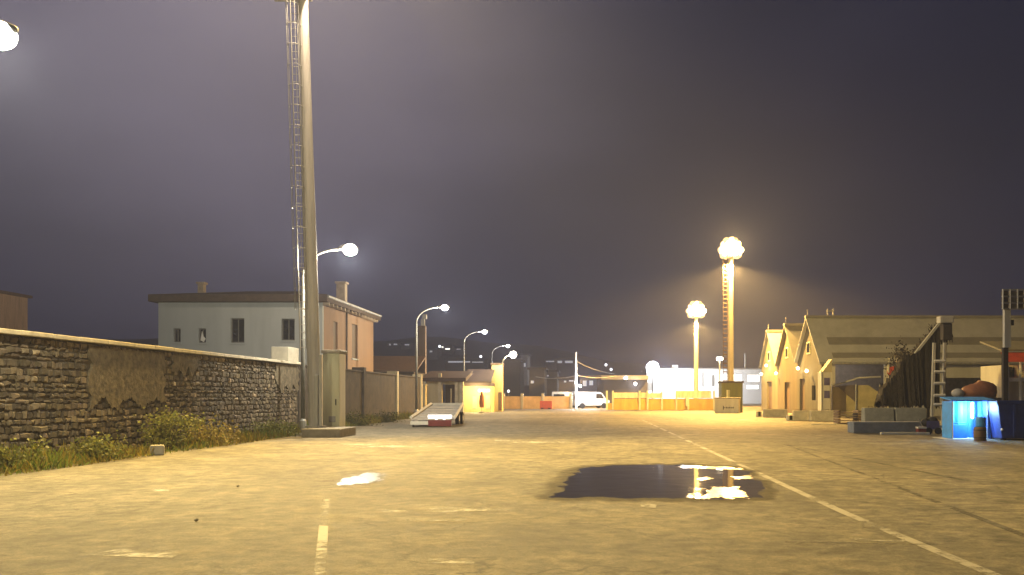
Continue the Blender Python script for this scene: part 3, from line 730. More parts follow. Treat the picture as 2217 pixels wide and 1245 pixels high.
# ---------------------------------------------------------------- far yard edge
def yard_wall():
    d = 105; t = thing('yard_wall', 'low ochre wall at the far end of the yard', 'wall', (fx(1165, d), d, 0))
    MB().box(fx(1089, d), fx(1238, d), d, d + .4, 0, fz(858, d)).build('wall_face', M['orangewall'], t)
    for px in (1090, 1130, 1175, 1236): MB().box(fx(px, d) - .15, fx(px, d) + .15, d - .12, d + .52, 0, fz(852, d)).build('pier', M['cream'], t, bevel=.02)
yard_wall()
def water_barrier(x, d, label):
    t = thing('road_barrier', label, 'barrier', (x, d, 0))
    MB().prism([(x - .7, d - .3, 0), (x - .7, d + .3, 0), (x - .7, d + .3, .2), (x - .7, d + .12, .95), (x - .7, d - .12, .95), (x - .7, d - .3, .2)], (1.4, 0, 0)).build('barrier_body', M['red'], t, bevel=.03)
    for dx in (-.4, .4): MB().box(x + dx - .15, x + dx + .15, d - .312, d - .302, .03, .16).build('foot_slot', M['rubber'], t)
water_barrier(fx(1182, 103), 103, 'orange red plastic barrier in front of the ochre wall')
def van(px, d, label, rot):
    X = fx(px, d); t = thing('parked_van', label, 'van', (X, d, 0), 'white vans by the pale pole')
    w = 1.9
    pr = [(-2.3, .35), (2.2, .35), (2.25, .95), (1.75, 1.15), (1.25, 1.85), (.9, 2.0), (-2.2, 2.05), (-2.32, 1.8)]
    def T(u, v, z): return (X + u * math.cos(rot) - v * math.sin(rot), d + u * math.sin(rot) + v * math.cos(rot), z)
    m = MB(); e = Vector(T(0, w / 2, 0)) - Vector(T(0, -w / 2, 0))
    m.prism([T(u, -w / 2, z) for u, z in pr], e).build('body', M['white'], t, bevel=.06)
    e2 = (Vector(T(0, .01, 0)) - Vector(T(0, 0, 0)))
    MB().prism([T(u, -w / 2 - .012, z) for u, z in ((.4, 1.2), (1.5, 1.2), (1.12, 1.78), (.4, 1.82))], e2).build('side_window', M['glass'], t)
    MB().prism([T(-2.325 - .01, v, z) for v, z in ((-.75, 1.2), (.75, 1.2), (.7, 1.75), (-.7, 1.75))], Vector(T(.01, 0, 0)) - Vector(T(0, 0, 0))).build('rear_window', M['glass'], t)
    for u in (-1.4, 1.45):
        for v in (-w / 2, w / 2):
            c = Vector(T(u, v, .34)); n = e.normalized()
            MB().tube([c - n * .13, c + n * .13], .34, 14).build('wheel', M['rubber'], t)
    for v in (-.82, .82): MB().prism([T(-2.33, v - .08, 1.0), T(-2.33, v + .08, 1.0), T(-2.33, v + .08, 1.5), T(-2.33, v - .08, 1.5)], Vector(T(-.02, 0, 0)) - Vector(T(0, 0, 0))).build('tail_lamp', M['red'], t)
van(1278, 110, 'white van gleaming under the pale lamp pole, right of it', R(20))
van(1222, 112, 'white van parked left of the pale lamp pole beside the ochre wall', R(75))
def lamp_pole():
    d = 106; X = fx(1247, d)
    t = thing('lamp_pole', 'slender pale pole with small white lamps at the far yard edge', 'pole', (X, d, 0))
    MB().tube([(X, d, 0), (X, d, fz(762, d))], [.16, .12], 10).build('shaft', M['offwhite'], t)
    for dx, py in ((0.0, 828), (.5, 836)):
        MB().ball((X + dx, d - .3, fz(py, d)), .15, 10).build('lamp_globe', M['e_cool'], t)
    MB().tube([(X, d, fz(834, d)), (X + .5, d - .3, fz(832, d))], .03, 6).build('bracket', M['galv'], t)
    light('POINT', (X + .6, d - 1.0, 3.0), 2600, COOL, t, .15)
    light('POINT', (X + 1.6, d - 1.6, 3.3), 1500, COOL, t, .15)
lamp_pole()
def hoarding():
    d = 98; t = thing('hoarding_fence', 'long orange hoarding with pale yellow upper panels across the yard', 'fence', (fx(1430, d), d, 0))
    x = lambda px: fx(px, d); Z = lambda py: fz(py, d)
    MB().box(x(1312), x(1548), d, d + .12, 0, Z(873)).build('lower_boards', M['orange'], t)
    MB().box(x(1325), x(1548), d + .15, d + .25, Z(873) + .003, Z(863)).build('middle_boards', M['orange'], t)
    for a, b, top in ((1329, 1384, 850), (1387, 1400, 850), (1403, 1431, 851), (1466, 1540, 846)):
        MB().box(x(a), x(b), d + .05, d + .12, Z(862), Z(top)).build('upper_panel', M['hoard'], t)
    for px in (1314, 1327, 1385, 1402, 1433, 1464, 1490, 1546):
        MB().box(x(px) - .1, x(px) + .1, d - .12, d - .004, 0, Z(846)).build('fence_post', M['hoard'], t)
    MB().box(x(1484), x(1489), d - .3, d - .1, .4, Z(858)).build('notice_board', M['hoard'], t)
hoarding()
def dark_shed():
    d = 125; t = thing('flat_roof_shed', 'long dark flat roofed shed behind the orange hoarding', 'shed', (fx(1355, d), d, 0))
    MB().box(fx(1306, d), fx(1402, d), d, d + 6, 0, fz(822, d)).build('wall', M['towndark'], t)
    MB().box(fx(1302, d), fx(1404, d), d - .6, d + 6.4, fz(822, d) + .002, fz(813, d)).build('roof', M['clad2'], t)
    for px, py in ((1354, 819), (1375, 831)):
        MB().ball((fx(px, d), d - .75, fz(py, d)), .2, 8).build('wall_lamp', M['e_cool'], t)
    light('POINT', (fx(1374, d), d - 1.3, fz(833, d)), 120, COOL, t, .1)
dark_shed()
def terminal():
    d = 172; x = lambda px: fx(px, d); Z = lambda py: fz(py, d)
    t = thing('lit_building', 'long white floodlit building with glowing windows far behind the hoarding', 'building', (x(1520), d, 0))
    X0 = x(1400)
    holes = [(x(a) - X0, x(b) - X0, Z(e), Z(c)) for a, b, c, e in ((1553, 1580, 811, 829), (1588, 1606, 811, 828), (1618, 1644, 812, 826), (1616, 1642, 834, 842))]
    MB().wall((X0, d, 0), (1, 0, 0), x(1660) - X0, 0, Z(800), (0, .4, 0), holes).build('wall', M['white'], t)
    for a, b, c, e in holes:
        MB().box(X0 + a, X0 + b, d + .2, d + .3, c, e).build('window', M['e_win'], t)
    for a, b, c, e in ((1400, 1412, 828, 846), (1520, 1523, 804, 838), (1500, 1512, 806, 812), (1541, 1546, 812, 836)):
        MB().box(x(a), x(b), d - .12, d - .004, Z(e), Z(c)).build('wall_panel', M['clad2'], t)
    MB().box(x(1398), x(1662), d - .6, d + 14, Z(800) + .003, Z(797)).build('roof', M['clad2'], t)
    MB().box(x(1457), x(1469), d + 1, d + 3, Z(797) + .003, Z(790)).build('roof_unit', M['offwhite'], t)
    MB().tube([(x(1617), d + 2, Z(797)), (x(1617), d + 2, Z(764))], .14, 8).build('aerial', M['offwhite'], t)
terminal()
def flood_pole():
    d = 160; X = fx(1413, d)
    t = thing('floodlight_pole', 'low pole with the dazzling blue white floodlight before the white building', 'floodlight', (X, d, 0))
    MB().tube([(X, d, 0), (X, d, fz(800, d))], .12, 8).build('pole', M['galv'], t)
    MB().ball((X, d, fz(796, d)), 1.15, 16).build('lamp_cluster', M['e_cool'], t, smooth=True)
    light('POINT', (X + 1.5, d + 1.5, fz(800, d)), 11000, COOL, t, .5)
    light('POINT', (X + 6.5, d + 4, fz(806, d)), 7000, COOL, t, .5)
flood_pole()
def mast_right(px, d, py_top, pys, label, lad, ballr, power, w):
    X = fx(px, d); H = fz(py_top, d)
    t = thing('light_mast', label, 'light mast', (X, d, 0))
    MB().tube([(X, d, 0), (X, d, H)], [w, w * .7], 12).build('shaft', M['cream'] if lad else M['hoard'], t)
    MB().lathe((X, d, 0), [(w * 1.7, 0), (w * 1.7, .25), (w, .3)], 12).build('base_flange', M['concrete'], t)
    if lad:
        la = MB()
        for s in (-.75, -.36): la.tube([(X + s, d - .1, 2.5), (X + s, d - .1, H - .6)], .035, 6)
        z = 2.6
        while z < H - .7: la.box(X - .74, X - .37, d - .14, d - .06, z, z + .1); z += .42
        z = 3
        while z < H: la.bar((X - .36, d - .1, z), (X - .2, d, z), .05); z += 2
        la.build('ladder', M['brown'], t)
    MB().tube([(X - ballr, d, H), (X + ballr, d, H)], .07, 8).tube([(X, d - ballr, H - .05), (X, d + ballr, H - .05)], .07, 8).build('crossarm', M['galv'], t)
    MB().lathe((X, d, H), [(ballr * .35, -.25), (ballr * .45, 0), (ballr * .35, .5), (.08, .6)], 12).build('head_frame', M['lampgrey'], t)
    for n, zz, rr, o_ in ((10, .0, .66, 0), (8, ballr * .46, .48, .3), (8, -ballr * .46, .48, .5), (4, ballr * .78, .2, .1)):
        for k in range(n):
            a = 2 * math.pi * k / n + o_; u = Vector((math.cos(a), math.sin(a), -.25)).normalized()
            c = Vector((X + ballr * rr * math.cos(a), d + ballr * rr * math.sin(a), H + .1 + zz))
            f = MB().tube([c - u * .1, c + u * .16], [.16, ballr * .27], 10).build('floodlight', M['lampgrey'], t)
            MB().ball(c + u * .2, ballr * .29, 10, .95).build('lens', M['e_sod'] if zz == 0 and k % 2 == 0 else M['e_sod2'], f, smooth=True)
    light('SPOT', (X, d - .2, H - ballr - .3), power, SOD, t, .3, (X, d - .2, 0), 162, .3)
    light('POINT', (X, d - ballr - .4, H + .1), 26000, (1, .6, .18), t, .3)
mast_right(1582, 87, 542, None, 'taller lit mast with a ladder behind the pale concrete box', True, 1.15, 185000, .32)
mast_right(1507, 122, 674, None, 'shorter lit mast standing behind the orange hoarding', False, 1.3, 160000, .36)
def small_post():
    d = 92; X = fx(1558, d)
    t = thing('lamp_post', 'thin lamp post with one small white lamp beside the taller mast', 'lamp post', (X, d, 0))
    MB().tube([(X, d, 0), (X, d, fz(780, d))], .07, 8).build('pole', M['offwhite'], t)
    MB().box(X - .28, X + .28, d - .25, d + .1, fz(780, d), fz(780, d) + .3).build('lamp_head', M['e_warm'], t)
small_post()
def con_box():
    d = 79; x0, x1 = fx(1551, d), fx(1603, d); H = fz(863, d); rot = R(-14)
    t = thing('concrete_box', 'pale concrete box with a small black stencil at the mast foot', 'box', ((x0 + x1) / 2, d + .8, 0))
    c = Vector(((x0 + x1) / 2, d + .7, 0)); m = Matrix.Rotation(-rot * 0 + R(13) * -1, 3, 'Z')
    def TB(mb):
        mb.v = [m @ (p - Vector((c.x, c.y, 0))) + Vector((c.x, c.y, 0)) for p in mb.v]; return mb
    TB(MB().box(x0, x1, d, d + 2.3, 0, H)).build('body', M['offwhite'], t, bevel=.03)
    TB(MB().box(x0 - .06, x1 + .06, d - .06, d + 2.36, H + .002, H + .1)).build('lid', M['concrete'], t, bevel=.03)
    s = MB(); y = d - .006
    xs = x0 + .75
    s.box(xs, xs + .07, y, d - .002, .32, .66); s.box(xs + .071, xs + .16, y, d - .002, .45, .53)
    for k in range(5): s.box(xs + .24 + k * .15, xs + .35 + k * .15, y, d - .002, .44, .44 + (.1 if k % 2 else .13))
    TB(s).build('stencil', M['ink'], t)
con_box()
def bush(x, d, r, h, m, label, n=900, size=.3, z0=0.0, group=None):
    t = thing('bush', label, 'bush', (x, d, 0), group)
    MB().tube([(x, d, 0), (x + .1, d, h * .5)], [.08, .04], 6).build('stem', M['bark'], t)
    lf = MB(); cl = [(random.gauss(0, .45) * r, random.gauss(0, .45) * r, random.uniform(.2, .85) * h, random.uniform(.15, .3) * r) for _ in range(16)]
    def fn():
        c = random.choice(cl); return (x + c[0] + random.gauss(0, c[3]), d + c[1] + random.gauss(0, c[3]), max(.05, c[2] + random.gauss(0, c[3])))
    leaves(lf, n, fn, size); lf.cur = (1, 1, 1); lf.build('foliage', m, t)
def cabin():
    d = 82.5; x = lambda px: fx(px, d); t = thing('green_cabin', 'olive green ribbed cabin behind the pale concrete box', 'cabin', (x(1586), d, 0))
    MB().box(x(1562), x(1608), d, d + 1.8, 0, fz(829, d)).build('body', M['olive'], t, bevel=.03)
    for k in range(7): xx = x(1564 + k * 6.6); MB().box(xx, xx + .08, d - .05, d - .003, .1, fz(831, d)).build('rib', M['olive'], t)
    MB().box(x(1560), x(1610), d - .12, d + 1.9, fz(829, d) + .002, fz(825, d)).build('roof', M['darkroof'], t)
    MB().box(x(1572), x(1580), d - .03, d - .003, .1, 2.1).build('door', M['hoard'], t)
cabin()

# ---------------------------------------------------------------- row of gabled sheds
def shed(k, label, gm, lamps):
    XE, W, EV, RD = 18.1, 8.0, 4.4, 7.9
    y0 = 69 + W * k; y1 = y0 + W; ym = y0 + W / 2; X1 = 46.0
    t = thing('gabled_shed', label, 'shed', (XE, ym, 0), 'gabled sheds in a row')
    px = lambda p: XE * F / (p - HX)
    gh = {0: [(.8, 2.6, .02, 3.0), (5.0, 6.2, 1.2, 2.4)], 1: [(3.0, 5.0, .02, 2.8)], 2: [(2.8, 5.2, .02, 3.0)]}[k]
    g = MB(); g.wall((XE, y1, 0), (0, -1, 0), W, 0, EV, (.3, 0, 0), gh)
    g.prism([(XE, y0, EV + .001), (XE, y1, EV + .001), (XE, ym, RD)], (.3, 0, 0))
    g.build('gable_wall', gm, t)
    for a, b, c, e in gh:
        MB().box(XE + .18, XE + .24, y1 - b, y1 - a, c, e).build('door' if c < .1 else 'window', M['brown'] if c < .1 else M['glass'], t)
    wn = MB().box(XE - .05, XE - .003, ym - .55, ym + .55, 5.0, 6.0).build('attic_window', M['hoard'], t)
    MB().box(XE - .07, XE - .052, ym - .42, ym - .04, 5.12, 5.88).box(XE - .07, XE - .052, ym + .04, ym + .42, 5.12, 5.88).build('pane', M['glass'], wn)
    th = .14; rf = MB(); xa = XE - .28
    for yy in (y0 - (.35 if k == 0 else 0), y1):
        s_ = EV - ((RD - EV) / (W / 2) * .35 if (k == 0 and yy < y0) else 0)
        rf.prism([(xa, yy, s_ + .02), (xa, ym, RD + .02), (xa, ym, RD + .02 + th), (xa, yy, s_ + .02 + th)], (X1 - xa, 0, 0))
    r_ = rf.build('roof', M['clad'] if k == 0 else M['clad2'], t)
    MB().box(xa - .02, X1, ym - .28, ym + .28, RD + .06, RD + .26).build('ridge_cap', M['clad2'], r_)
    MB().tube([(XE - .1, ym, RD + .262), (XE - .1, ym, RD + .7)], .03, 6).ball((XE - .1, ym, RD + .72), .06, 8).build('finial', M['galv'], r_)
    if k == 0:
        sl = (RD - EV) / (W / 2)
        for za, zb in ((6.05, 5.45), (4.75, 4.35)):
            b = MB(); q = lambda z: (y0 + (z - EV) / sl, z + .02 + th + .012)
            (ya, a_), (yb, b_) = q(za), q(zb)
            b.prism([(XE + .9, yb, b_), (XE + .9, ya, a_), (XE + .9, ya, a_ + .03), (XE + .9, yb, b_ + .03)], (X1 - XE - 1, 0, 0)).build('cladding_band', M['clad2'], r_)
        x = lambda p: fx(p, y0); Z = lambda p: fz(p, y0)
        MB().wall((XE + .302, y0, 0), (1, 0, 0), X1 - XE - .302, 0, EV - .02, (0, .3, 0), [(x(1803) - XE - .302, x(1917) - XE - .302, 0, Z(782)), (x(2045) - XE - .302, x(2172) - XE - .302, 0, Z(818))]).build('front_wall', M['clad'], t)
        MB().box(XE + .5, X1, y0 + 6, y0 + 6.2, 0, EV - .1).build('inner_wall', M['inner'], t)
        for p in (1803, 1917): MB().box(x(p) - .15, x(p) + .15, y0 - .15, y0 - .004, 0, Z(782)).build('door_jamb', M['offwhite'], t)
        MB().tube([(x(1921), y0 - .3, 0), (x(1921), y0 - .3, Z(782))], .1, 8).build('downpipe', M['offwhite'], t)
        MB().tube([(xa, y0 - .4, EV - .32), (X1, y0 - .4, EV - .32)], .1, 8).build('gutter', M['galv'], t)
        f = MB()
        for p in (1792, 1804): f.tube([(fx(p, ym), ym, RD + .262), (fx(p, ym), ym, RD + .85)], .04, 6)
        f.box(fx(1790, ym), fx(1806, ym), ym - .05, ym + .05, RD + .6, RD + .7).build('roof_rail', M['galv'], r_)
        light('POINT', (x(1855), y0 + 3, 3.6), 150, (1, .88, .74), t, .3, name='bay_light')
    for yy, zz, pw in lamps:
        MB().ball((XE - .3, yy, zz), .14, 8).build('wall_lamp', M['e_bulb'], t)
        light('POINT', (XE - .75, yy - .1, zz - .1), pw, (1, .82, .42), t, .1)
shed(0, 'nearest gabled shed with banded roof slope and a wide open bay', M['gable1'], [(75.5, 3.9, 60), (72.5, 3.6, 30)])
shed(1, 'middle gabled shed with a dim brownish gable', M['gable2'], [(84.4, 3.7, 15)])
shed(2, 'farthest gabled shed with the bright narrow yellow gable', M['gable'], [(89, 4.6, 200), (91.5, 3.8, 80)])
def sunken():
    # pale yard screens and the dark sheet across the open bay
    d = 68; x = lambda px: fx(px, d); Z = lambda py: fz(py, d)
    t = thing('tarp_screen', 'yellowed tarpaulin screens below the open bay of the nearest shed', 'screen', (x(1845), d, 0))
    MB().prism([(x(1799), d, 0), (x(1903), d, 0), (x(1903), d, Z(850)), (x(1880), d, Z(834)), (x(1852), d, Z(834)), (x(1835), d, Z(842)), (x(1799), d, Z(836))], (0, .15, 0)).build('cloth', M['tarpy'], t)
    MB().prism([(x(1812), d - .1, Z(836)), (x(1855), d - .1, Z(833)), (x(1854), d - .1, Z(873))], (0, .06, 0)).build('dark_flap', M['tarpb'], t)
    for px in (1800, 1852, 1903): MB().tube([(x(px), d - .15, 0), (x(px), d - .15, Z(832))], .05, 6).build('frame_post', M['galv'], t)
    MB().tube([(x(1800), d - .15, Z(836)), (x(1860), d - .15, Z(818)), (x(1905), d - .15, Z(816))], .07, 6).build('frame_rail', M['offwhite'], t)
sunken()
def kiosk():
    d = 66; x = lambda px: fx(px, d); Z = lambda py: fz(py, d)
    t = thing('narrow_kiosk', 'narrow white kiosk with dark panes and a sloping top left of the bay', 'kiosk', (x(1788), d, 0))
    MB().box(x(1778), x(1798), d, d + 1, 0, Z(806)).build('body', M['offwhite'], t, bevel=.02)
    MB().prism([(x(1780), d - .01, Z(806) + .004), (x(1801), d - .01, Z(806) + .004), (x(1801), d - .01, Z(778))], (0, 1, 0)).build('sloping_top', M['canvas'], t)
    for a, b in ((818, 834), (846, 862)): MB().box(x(1784), x(1796), d - .05, d - .004, Z(b), Z(a)).build('pane', M['purple'], t)
    MB().box(x(1776.5), x(1778.6), d - .12, d - .005, 0, Z(802)).build('corner_post', M['white'], t)
kiosk()
def conc_block(px0, px1, py0, py1, m, label, group):
    d = gd(py1); x0, x1 = fx(px0, d), fx(px1, d)
    t = thing('concrete_block', label, 'block', ((x0 + x1) / 2, d, 0), group)
    h = fz(py0, d); y = lambda v: d + v
    MB().prism([(x0, y(0), 0), (x0, y(.75), 0), (x0, y(.6), h), (x0, y(.1), h)], (x1 - x0, 0, 0)).build('block_body', m, t, bevel=.03)
    for q in (.25, .75):
        xc = x0 + (x1 - x0) * q; MB().tube([(xc - .1, d + .35, h - .02), (xc - .1, d + .35, h + .07), (xc + .1, d + .35, h + .07), (xc + .1, d + .35, h - .02)], .015, 5).build('lifting_loop', M['brown'], t)
GB = 'beige concrete blocks before the sheds'
conc_block(1655, 1706, 886, 904, M['palecon'], 'beige concrete block left of the small dark box', GB)
conc_block(1720, 1753, 889, 911, M['palecon'], 'short beige concrete block right of the small dark box', GB)
conc_block(1757, 1807, 889, 912, M['palecon'], 'long beige concrete block below the narrow kiosk', GB)
GG = 'grey concrete blocks before the dark conveyor'
conc_block(1873, 1937, 883, 926, M['greycon'], 'left grey concrete block before the dark conveyor', GG)
conc_block(1941, 2007, 883, 926, M['greycon'], 'right grey concrete block next to the ladder foot', GG)
d = gd(938); tag(MB().box(fx(1848, d), fx(2004, d), d, d + .9, 0, .48).build('kerb_slab', M['greycon'], bevel=.03), 'long low grey slab lying before the two grey concrete blocks', 'slab')
d = gd(941); tag(MB().box(fx(1905, d), fx(2010, d), d - .15, d, 0, .1).build('pale_plank', M['offwhite'], bevel=.01), 'pale plank on the ground in front of the grey slab', 'plank')
d = gd(920); tag(MB().box(fx(1757, d), fx(1812, d), d, d + .15, 0, .06).build('kerb_plank', M['offwhite'], bevel=.01), 'pale strip on the ground before the long beige block', 'plank')
def dark_box(px, py, w, h, label):
    d = gd(py); X = fx(px, d)
    t = thing('junction_box', label, 'box', (X, d, 0))
    MB().box(X - w / 2, X + w / 2, d, d + .3, 0, h).build('casing', M['offwhite'], t, bevel=.02)
    MB().box(X - w * .18, X + w * .22, d - .02, d - .003, h * .15, h * .95).build('door', M['rubber'], t)
dark_box(1712, 911, .46, .35, 'small pale box with a black door between the beige blocks')
dark_box(1644, 903, .42, .42, 'small box with a dark door just right of the pale concrete box')
d = gd(918)
t = thing('pallet_stack', 'dark pallet stack between the beige and the grey concrete blocks', 'pallets', (fx(1835, d), d, 0))
for k in range(5):
    MB().box(fx(1815, d), fx(1865, d), d, d + 1, .03 + k * .15, .06 + k * .15).box(fx(1815, d), fx(1820, d), d, d + 1, .063 + k * .15, .15 + k * .15).box(fx(1858, d), fx(1865, d), d, d + 1, .063 + k * .15, .15 + k * .15).build('pallet', M['brown'], t)

# ---------------------------------------------------------------- dark tree
def dark_cover():
    d = 46; x = lambda px: fx(px, d); Z = lambda py: fz(py, d)
    t = thing('covered_conveyor', 'slanting conveyor under dark draped netting left of the ladder tower', 'conveyor', (x(1975), d, 0))
    top = [(1906, 868), (1912, 842), (1926, 830), (1942, 806), (1952, 786), (1966, 770), (1980, 772), (1992, 752), (2004, 738), (2018, 722), (2030, 710), (2046, 700), (2056, 702), (2060, 726)]
    def topz(p):
        for (a, b), (c, e) in zip(top, top[1:]):
            if a <= p <= c: return b + (e - b) * (p - a) / (c - a)
        return top[-1][1]
    nu, nv = 90, 26
    def surf(y_off, sgn):
        vs = []
        for i in range(nu + 1):
            p = 1906 + (2060 - 1906) * i / nu
            zt = Z(topz(p) + random.uniform(-7, 5)); zb = Z(882 + random.uniform(-6, 6)) if p < 2030 else Z(735 + 12 * math.sin(p) + random.uniform(-6, 6))
            zb = max(0, zb)
            fold = .06 * math.sin(i * .33 + 1.3 * math.sin(i * .21)) + .02 * math.sin(i * 1.1 + 1) + random.uniform(-.012, .012)
            for j in range(nv + 1):
                v = j / nv
                vs.append((x(p) + random.uniform(-.012, .012), d + y_off + sgn * (fold * (.3 + v) + .35 * v) + random.uniform(-.02, .02), zt + (zb - zt) * v))
        return vs
    m = MB(); o = surf(.0, -1); b = surf(.7, 1)
    m.add(o, [(i * (nv + 1) + j, (i + 1) * (nv + 1) + j, (i + 1) * (nv + 1) + j + 1, i * (nv + 1) + j + 1) for i in range(nu) for j in range(nv) if not (j > nv - 4 and random.random() < .12)])
    m.add(b, [(i * (nv + 1) + j, i * (nv + 1) + j + 1, (i + 1) * (nv + 1) + j + 1, (i + 1) * (nv + 1) + j) for i in range(nu) for j in range(nv)])
    for i in range(nu):
        k0, k1 = i * (nv + 1), (i + 1) * (nv + 1); n0 = len(o)
        m.f.append([k0, n0 + k0, n0 + k1, k1]); m.t.append((1, 1, 1))
    m.build('draped_cover', M['net'], t)
    bm = MB(); A, B = Vector((x(1908), d + .35, Z(868))), Vector((x(2050), d + .35, Z(712)))
    bm.bar(A, B, .18); bm.build('conveyor_beam', M['bark'], t)
    for px in (1935, 2015): MB().bar((x(px), d + .35, 0), (x(px), d + .35, Z(topz(px)) - .3), .12).build('support_leg', M['fascia'], t)
    rg = MB()
    for k in range(70):
        px = random.uniform(1912, 2050); z = Z(topz(px)); a = random.uniform(-.25, .25); l = random.uniform(.15, .5)
        rg.bar((x(px), d + random.uniform(-.1, .6), z - .1), (x(px) + a, d + random.uniform(-.2, .7), z + l * .6), .025)
    rg.build('loose_strands', M['net'], t)
dark_cover()
def thin_tree():
    d = 56; X = fx(1962, d); t = thing('sparse_tree', 'sparse small tree rising behind the dark draped conveyor', 'tree', (X, d, 0))
    tr = MB().tube([(X, d, 0), (X + .05, d, 2.2), (X - .1, d, 4.6)], [.1, .07, .02], 7)
    for k in range(12):
        a = k * 2.4; h = 2.2 + .2 * k; tr.tube([(X, d, h - .3), (X + .5 * math.cos(a), d + .5 * math.sin(a), h + .1), (X + .85 * math.cos(a), d + .85 * math.sin(a), h + .5)], [.03, .018, .006], 5)
    tr.build('trunk', M['bark'], t)
    lf = MB(); cl = [(random.gauss(0, .5), random.gauss(0, .4), random.uniform(2.3, 4.7), .26) for _ in range(20)]
    def fn():
        c = random.choice(cl); return (X + c[0] + random.gauss(0, c[3]), d + c[1] + random.gauss(0, c[3]), c[2] + random.gauss(0, c[3]))
    leaves(lf, 1500, fn, .12, (.7, 2.5)); lf.cur = (1, 1, 1); lf.build('crown', M['leafdark'], t)
thin_tree()
def crane():
    d = 42; x = lambda px: fx(px, d); Z = lambda py: fz(py, d)
    t = thing('ladder_tower', 'pale metal ladder tower with a slanting truss boom beside the dark draped conveyor', 'crane', (x(2032), d, 0))
    for px in (2018, 2024, 2041, 2047):
        MB().tube([(x(px - 2), d + (0 if px in (2018, 2041) else .15), 0), (x(px + 3), d + (0 if px in (2018, 2041) else .15), Z(742))], .055, 8).build('rail', M['offwhite'], t)
    for py in (782, 805, 830, 856, 876): MB().bar((x(2021), d - .07, Z(py)), (x(2045), d - .07, Z(py)), .1).build('rung', M['white'], t)
    MB().box(x(2048), x(2053), d + .3, d + .42, 0, Z(700)).build('mast', M['fascia'], t)
    b = MB(); A, B = Vector((x(1995), d + .3, Z(757))), Vector((x(2048), d + .3, Z(690))); up = Vector((.22, 0, .16))
    b.bar(A, B, .06); b.bar(A - up, B - up, .06)
    for k in range(8):
        p, q = A.lerp(B, k / 8), A.lerp(B, (k + 1) / 8); b.bar(p, q - up, .035); b.bar(p, p - up, .035)
    b.build('boom', M['offwhite'], t)
    MB().box(x(2037), x(2066), d + .05, d + .55, Z(699), Z(684)).build('boom_head', M['offwhite'], t, bevel=.03)
    MB().box(x(2012), x(2056), d - .3, d + .7, 0, .18).build('base', M['greycon'], t, bevel=.02)
    MB().box(x(2044), x(2064), d + .1, d + .5, Z(735), Z(700)).build('winch', M['fascia'], t, bevel=.03)
crane()
def lantern_sign():
    d = 52; X = fx(1933, d)
    t = thing('round_sign', 'round reddish sign on a thin post left of the dark draped conveyor', 'sign', (X, d, 0))
    MB().tube([(X, d, 0), (X, d, fz(792, d))], .04, 6).build('post', M['galv'], t)
    MB().tube([(X, d - .06, fz(806, d)), (X, d - .03, fz(806, d))], .34, 18).build('sign_plate', M['red'], t)
    MB().box(X - .32, X - .24, d - .1, d - .062, fz(806, d) - .02, fz(792, d)).build('lamp', M['offwhite'], t)
lantern_sign()
def right_mast():
    d = 37; x = lambda px: fx(px, d); Z = lambda py: fz(py, d)
    t = thing('floodlight_mast', 'unlit floodlight mast with a boxy lamp frame at the right edge', 'light mast', (x(2182), d, 0))
    MB().box(x(2175), x(2189), d, d + .18, 1.6 + 2.0, Z(668)).build('upper_column', M['offwhite'], t, bevel=.01)
    MB().box(x(2173), x(2184), d + .02, d + .2, 0, 3.598).build('lower_column', M['fascia'], t, bevel=.01)
    f = MB()
    for py in (628, 642, 656, 669): f.bar((x(2167), d - .1, Z(py)), (x(2232), d - .1, Z(py)), .05)
    for px in (2168, 2184, 2200, 2216, 2231): f.bar((x(px), d - .14, Z(627)), (x(px), d - .14, Z(670)), .05)
    f.build('lamp_frame', M['galv'], t)
    for px in (2170, 2186, 2202, 2218):
        for a, b in ((630, 640), (644, 654), (658, 667)):
            MB().box(x(px), x(px + 12), d - .06, d + .12, Z(b), Z(a)).build('lamp_unit', M['fascia'] if px in (2170, 2202) else M['frame'], t, bevel=.01)
    MB().box(x(2186), x(2196), d + .02, d + .2, Z(704), Z(692)).build('control_box', M['rubber'], t, bevel=.01)
right_mast()
def stall():
    d = 48; x = lambda px: fx(px, d); Z = lambda py: fz(py, d)
    t = thing('market_stall', 'white stall with a red awning at the right edge', 'stall', (x(2230), d, 0))
    MB().box(x(2176), x(2290), d + .4, d + 3, 0, Z(790)).build('body', M['offwhite'], t, bevel=.02)
    MB().prism([(x(2174), d - .3, Z(784)), (x(2292), d - .3, Z(784)), (x(2292), d + .4, Z(764)), (x(2174), d + .4, Z(764))], (0, .03, .06)).build('awning', M['red'], t)
    for px in (2178, 2205): MB().box(x(px), x(px + 3), d - .2, d - .1, 0, Z(784)).build('post', M['white'], t)
    MB().box(x(2176), x(2290), d - .1, d + .395, Z(826), Z(818)).build('counter', M['white'], t, bevel=.01)
    MB().box(x(2186), x(2203), d + .35, d + .395, Z(816), Z(794)).build('pane', M['glass'], t)
    MB().prism([(x(2174), d + .3, Z(760)), (x(2292), d + .3, Z(760)), (x(2292), d + 3, Z(735)), (x(2174), d + 3, Z(735))], (0, 0, .1)).build('roof', M['clad2'], t)
stall()
